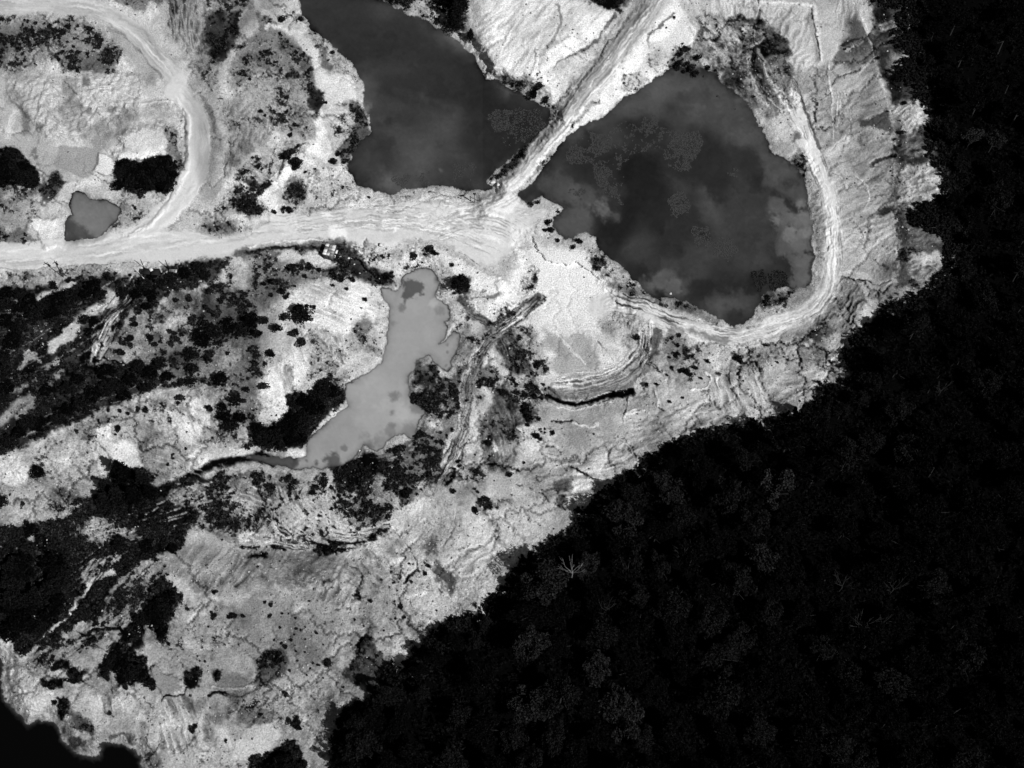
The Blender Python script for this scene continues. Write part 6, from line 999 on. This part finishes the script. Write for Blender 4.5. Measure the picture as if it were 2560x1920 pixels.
def rock(seed, s=1.):
    r = np.random.default_rng(seed); nu, nv = 9, 6; V = []; 
    for j in range(nv + 1):
        for i in range(nu):
            a = i * 6.283 / nu; b = math.pi * j / nv; k = 1 + .22 * math.sin(3 * a + seed) * math.sin(b) + .15 * math.cos(2 * b + a + seed * 2); V.append([math.sin(b) * math.cos(a) * k * s, math.sin(b) * math.sin(a) * k * s * .8, math.cos(b) * k * s * .6])
    Q = [[j * nu + i, (j + 1) * nu + i, (j + 1) * nu + (i + 1) % nu, j * nu + (i + 1) % nu] for j in range(nv) for i in range(nu)]
    return np.array(V), np.array(Q)
single('tarpaulin', rock(3, 1.0), flat_mat('tarp', .62), 360, 708, 'pale crumpled tarpaulin heap below the leaning pole', 'tarpaulin', .7)
M_rock = flat_mat('pale_rock', .62, var=.3); RK = [keep('boulder', *rock(20 + i, .5), M_rock) for i in range(4)]
for u, v, s_, lab in [(390, 704, .5, 'slim pale boulder below the black shelter'), (397.5, 706, .4, 'middle pale boulder below the black shelter'), (402.5, 705, .4, 'rightmost of the pale boulders below the black shelter'), (388, 709.5, .4, 'lowest left pale boulder below the black shelter'), (395, 711, .35, 'grey low boulder below the black shelter'), (419.5, 719, .3, 'lone small boulder right of the black shelter'), (410, 685, .6, 'pale boulder between the shelter and the slatted platform'), (417, 681, .7, 'large boulder against the slatted platform'), (425, 685, .4, 'small boulder in front of the slatted platform'), (444, 686, .4, 'boulder at the right foot of the slatted platform'), (872, 646, .7, 'pale jagged boulder right of the shed planks'), (886, 661, .5, 'pale boulder in the dark grass south of the shed'),
                    (1188, 457, .8, 'angular boulder on the spit of the upper pond'), (1246, 462, 1.2, 'white boulder at the tip of the causeway spit'), (1233, 456, 1.5, 'big white boulder on the causeway spit'), (899, 1127, .5, 'white dot of rock on the south shore of the milky pond'), (1677, 735, .9, 'pale boulder on the sandy point of the round pond'), (1640, 706, .8, 'grey boulder on the sandy point of the round pond')]:
    tag(copy_obj('boulder', random.choice(RK), place(u, v, .1), random.random() * 6, (s_, s_, s_)), lab, 'boulder', 'pale boulders')
# slatted platform with posts
e = thing('timber_platform', 434, 681, 'slatted pale timber platform with dark posts below the haul road', 'platform', -.08)
part('deck', join([box(0, -.45 + .22 * k, .75, 2.0, .12, .06) for k in range(5)] + [box(-1.0, 0, .68, .1, 1.2, .1), box(1.0, 0, .68, .1, 1.2, .1)]), flat_mat('deck_timber', .33), e)
for x, y in ((-1, .6), (1.05, .6), (1.05, -.6), (-1, -.6)): part('post', box(x, y, 1.2 if y > 0 else .4, .14, .14, 2.4 if y > 0 else .8), M_black, e)
part('rail', join([box(.3, .6, 1.1 + .4 * k, 1.6, .08, .1) for k in range(4)]), M_black, e); part('panel', box(.85, -.1, 1.05, .4, .9, .05, .4), flat_mat('pale_panel', .6), e)
# posts at the root of the causeway
e = thing('sign_post', 1187, 506, 'black headed post at the root of the causeway', 'sign post', 0); part('post', tube([[0, 0, -.2], [0, 0, 2.4], [0, 0, 4.2]], .08, .07), M_black, e); part('head', join([box(0, 0, 4.2, .8, .3, .3), box(0, 0, 3.95, .4, .2, .2)]), M_black, e); part('foot', box(-.55, 0, .08, 1.1, .12, .12), M_black, e)
for u, v, h, lab in [(1177, 503, 2.2, 'grey post left of the black headed post'), (1198.5, 502, 2.6, 'post right of the black headed post'), (1153, 497.5, 1.2, 'short stub post on the north edge of the haul road')]: single('post', join([tube([[0, 0, -.2], [0, 0, h]], .09, .08), box(0, 0, h + .03, .24, .24, .06)]), M_wood, u, v, lab, 'post')
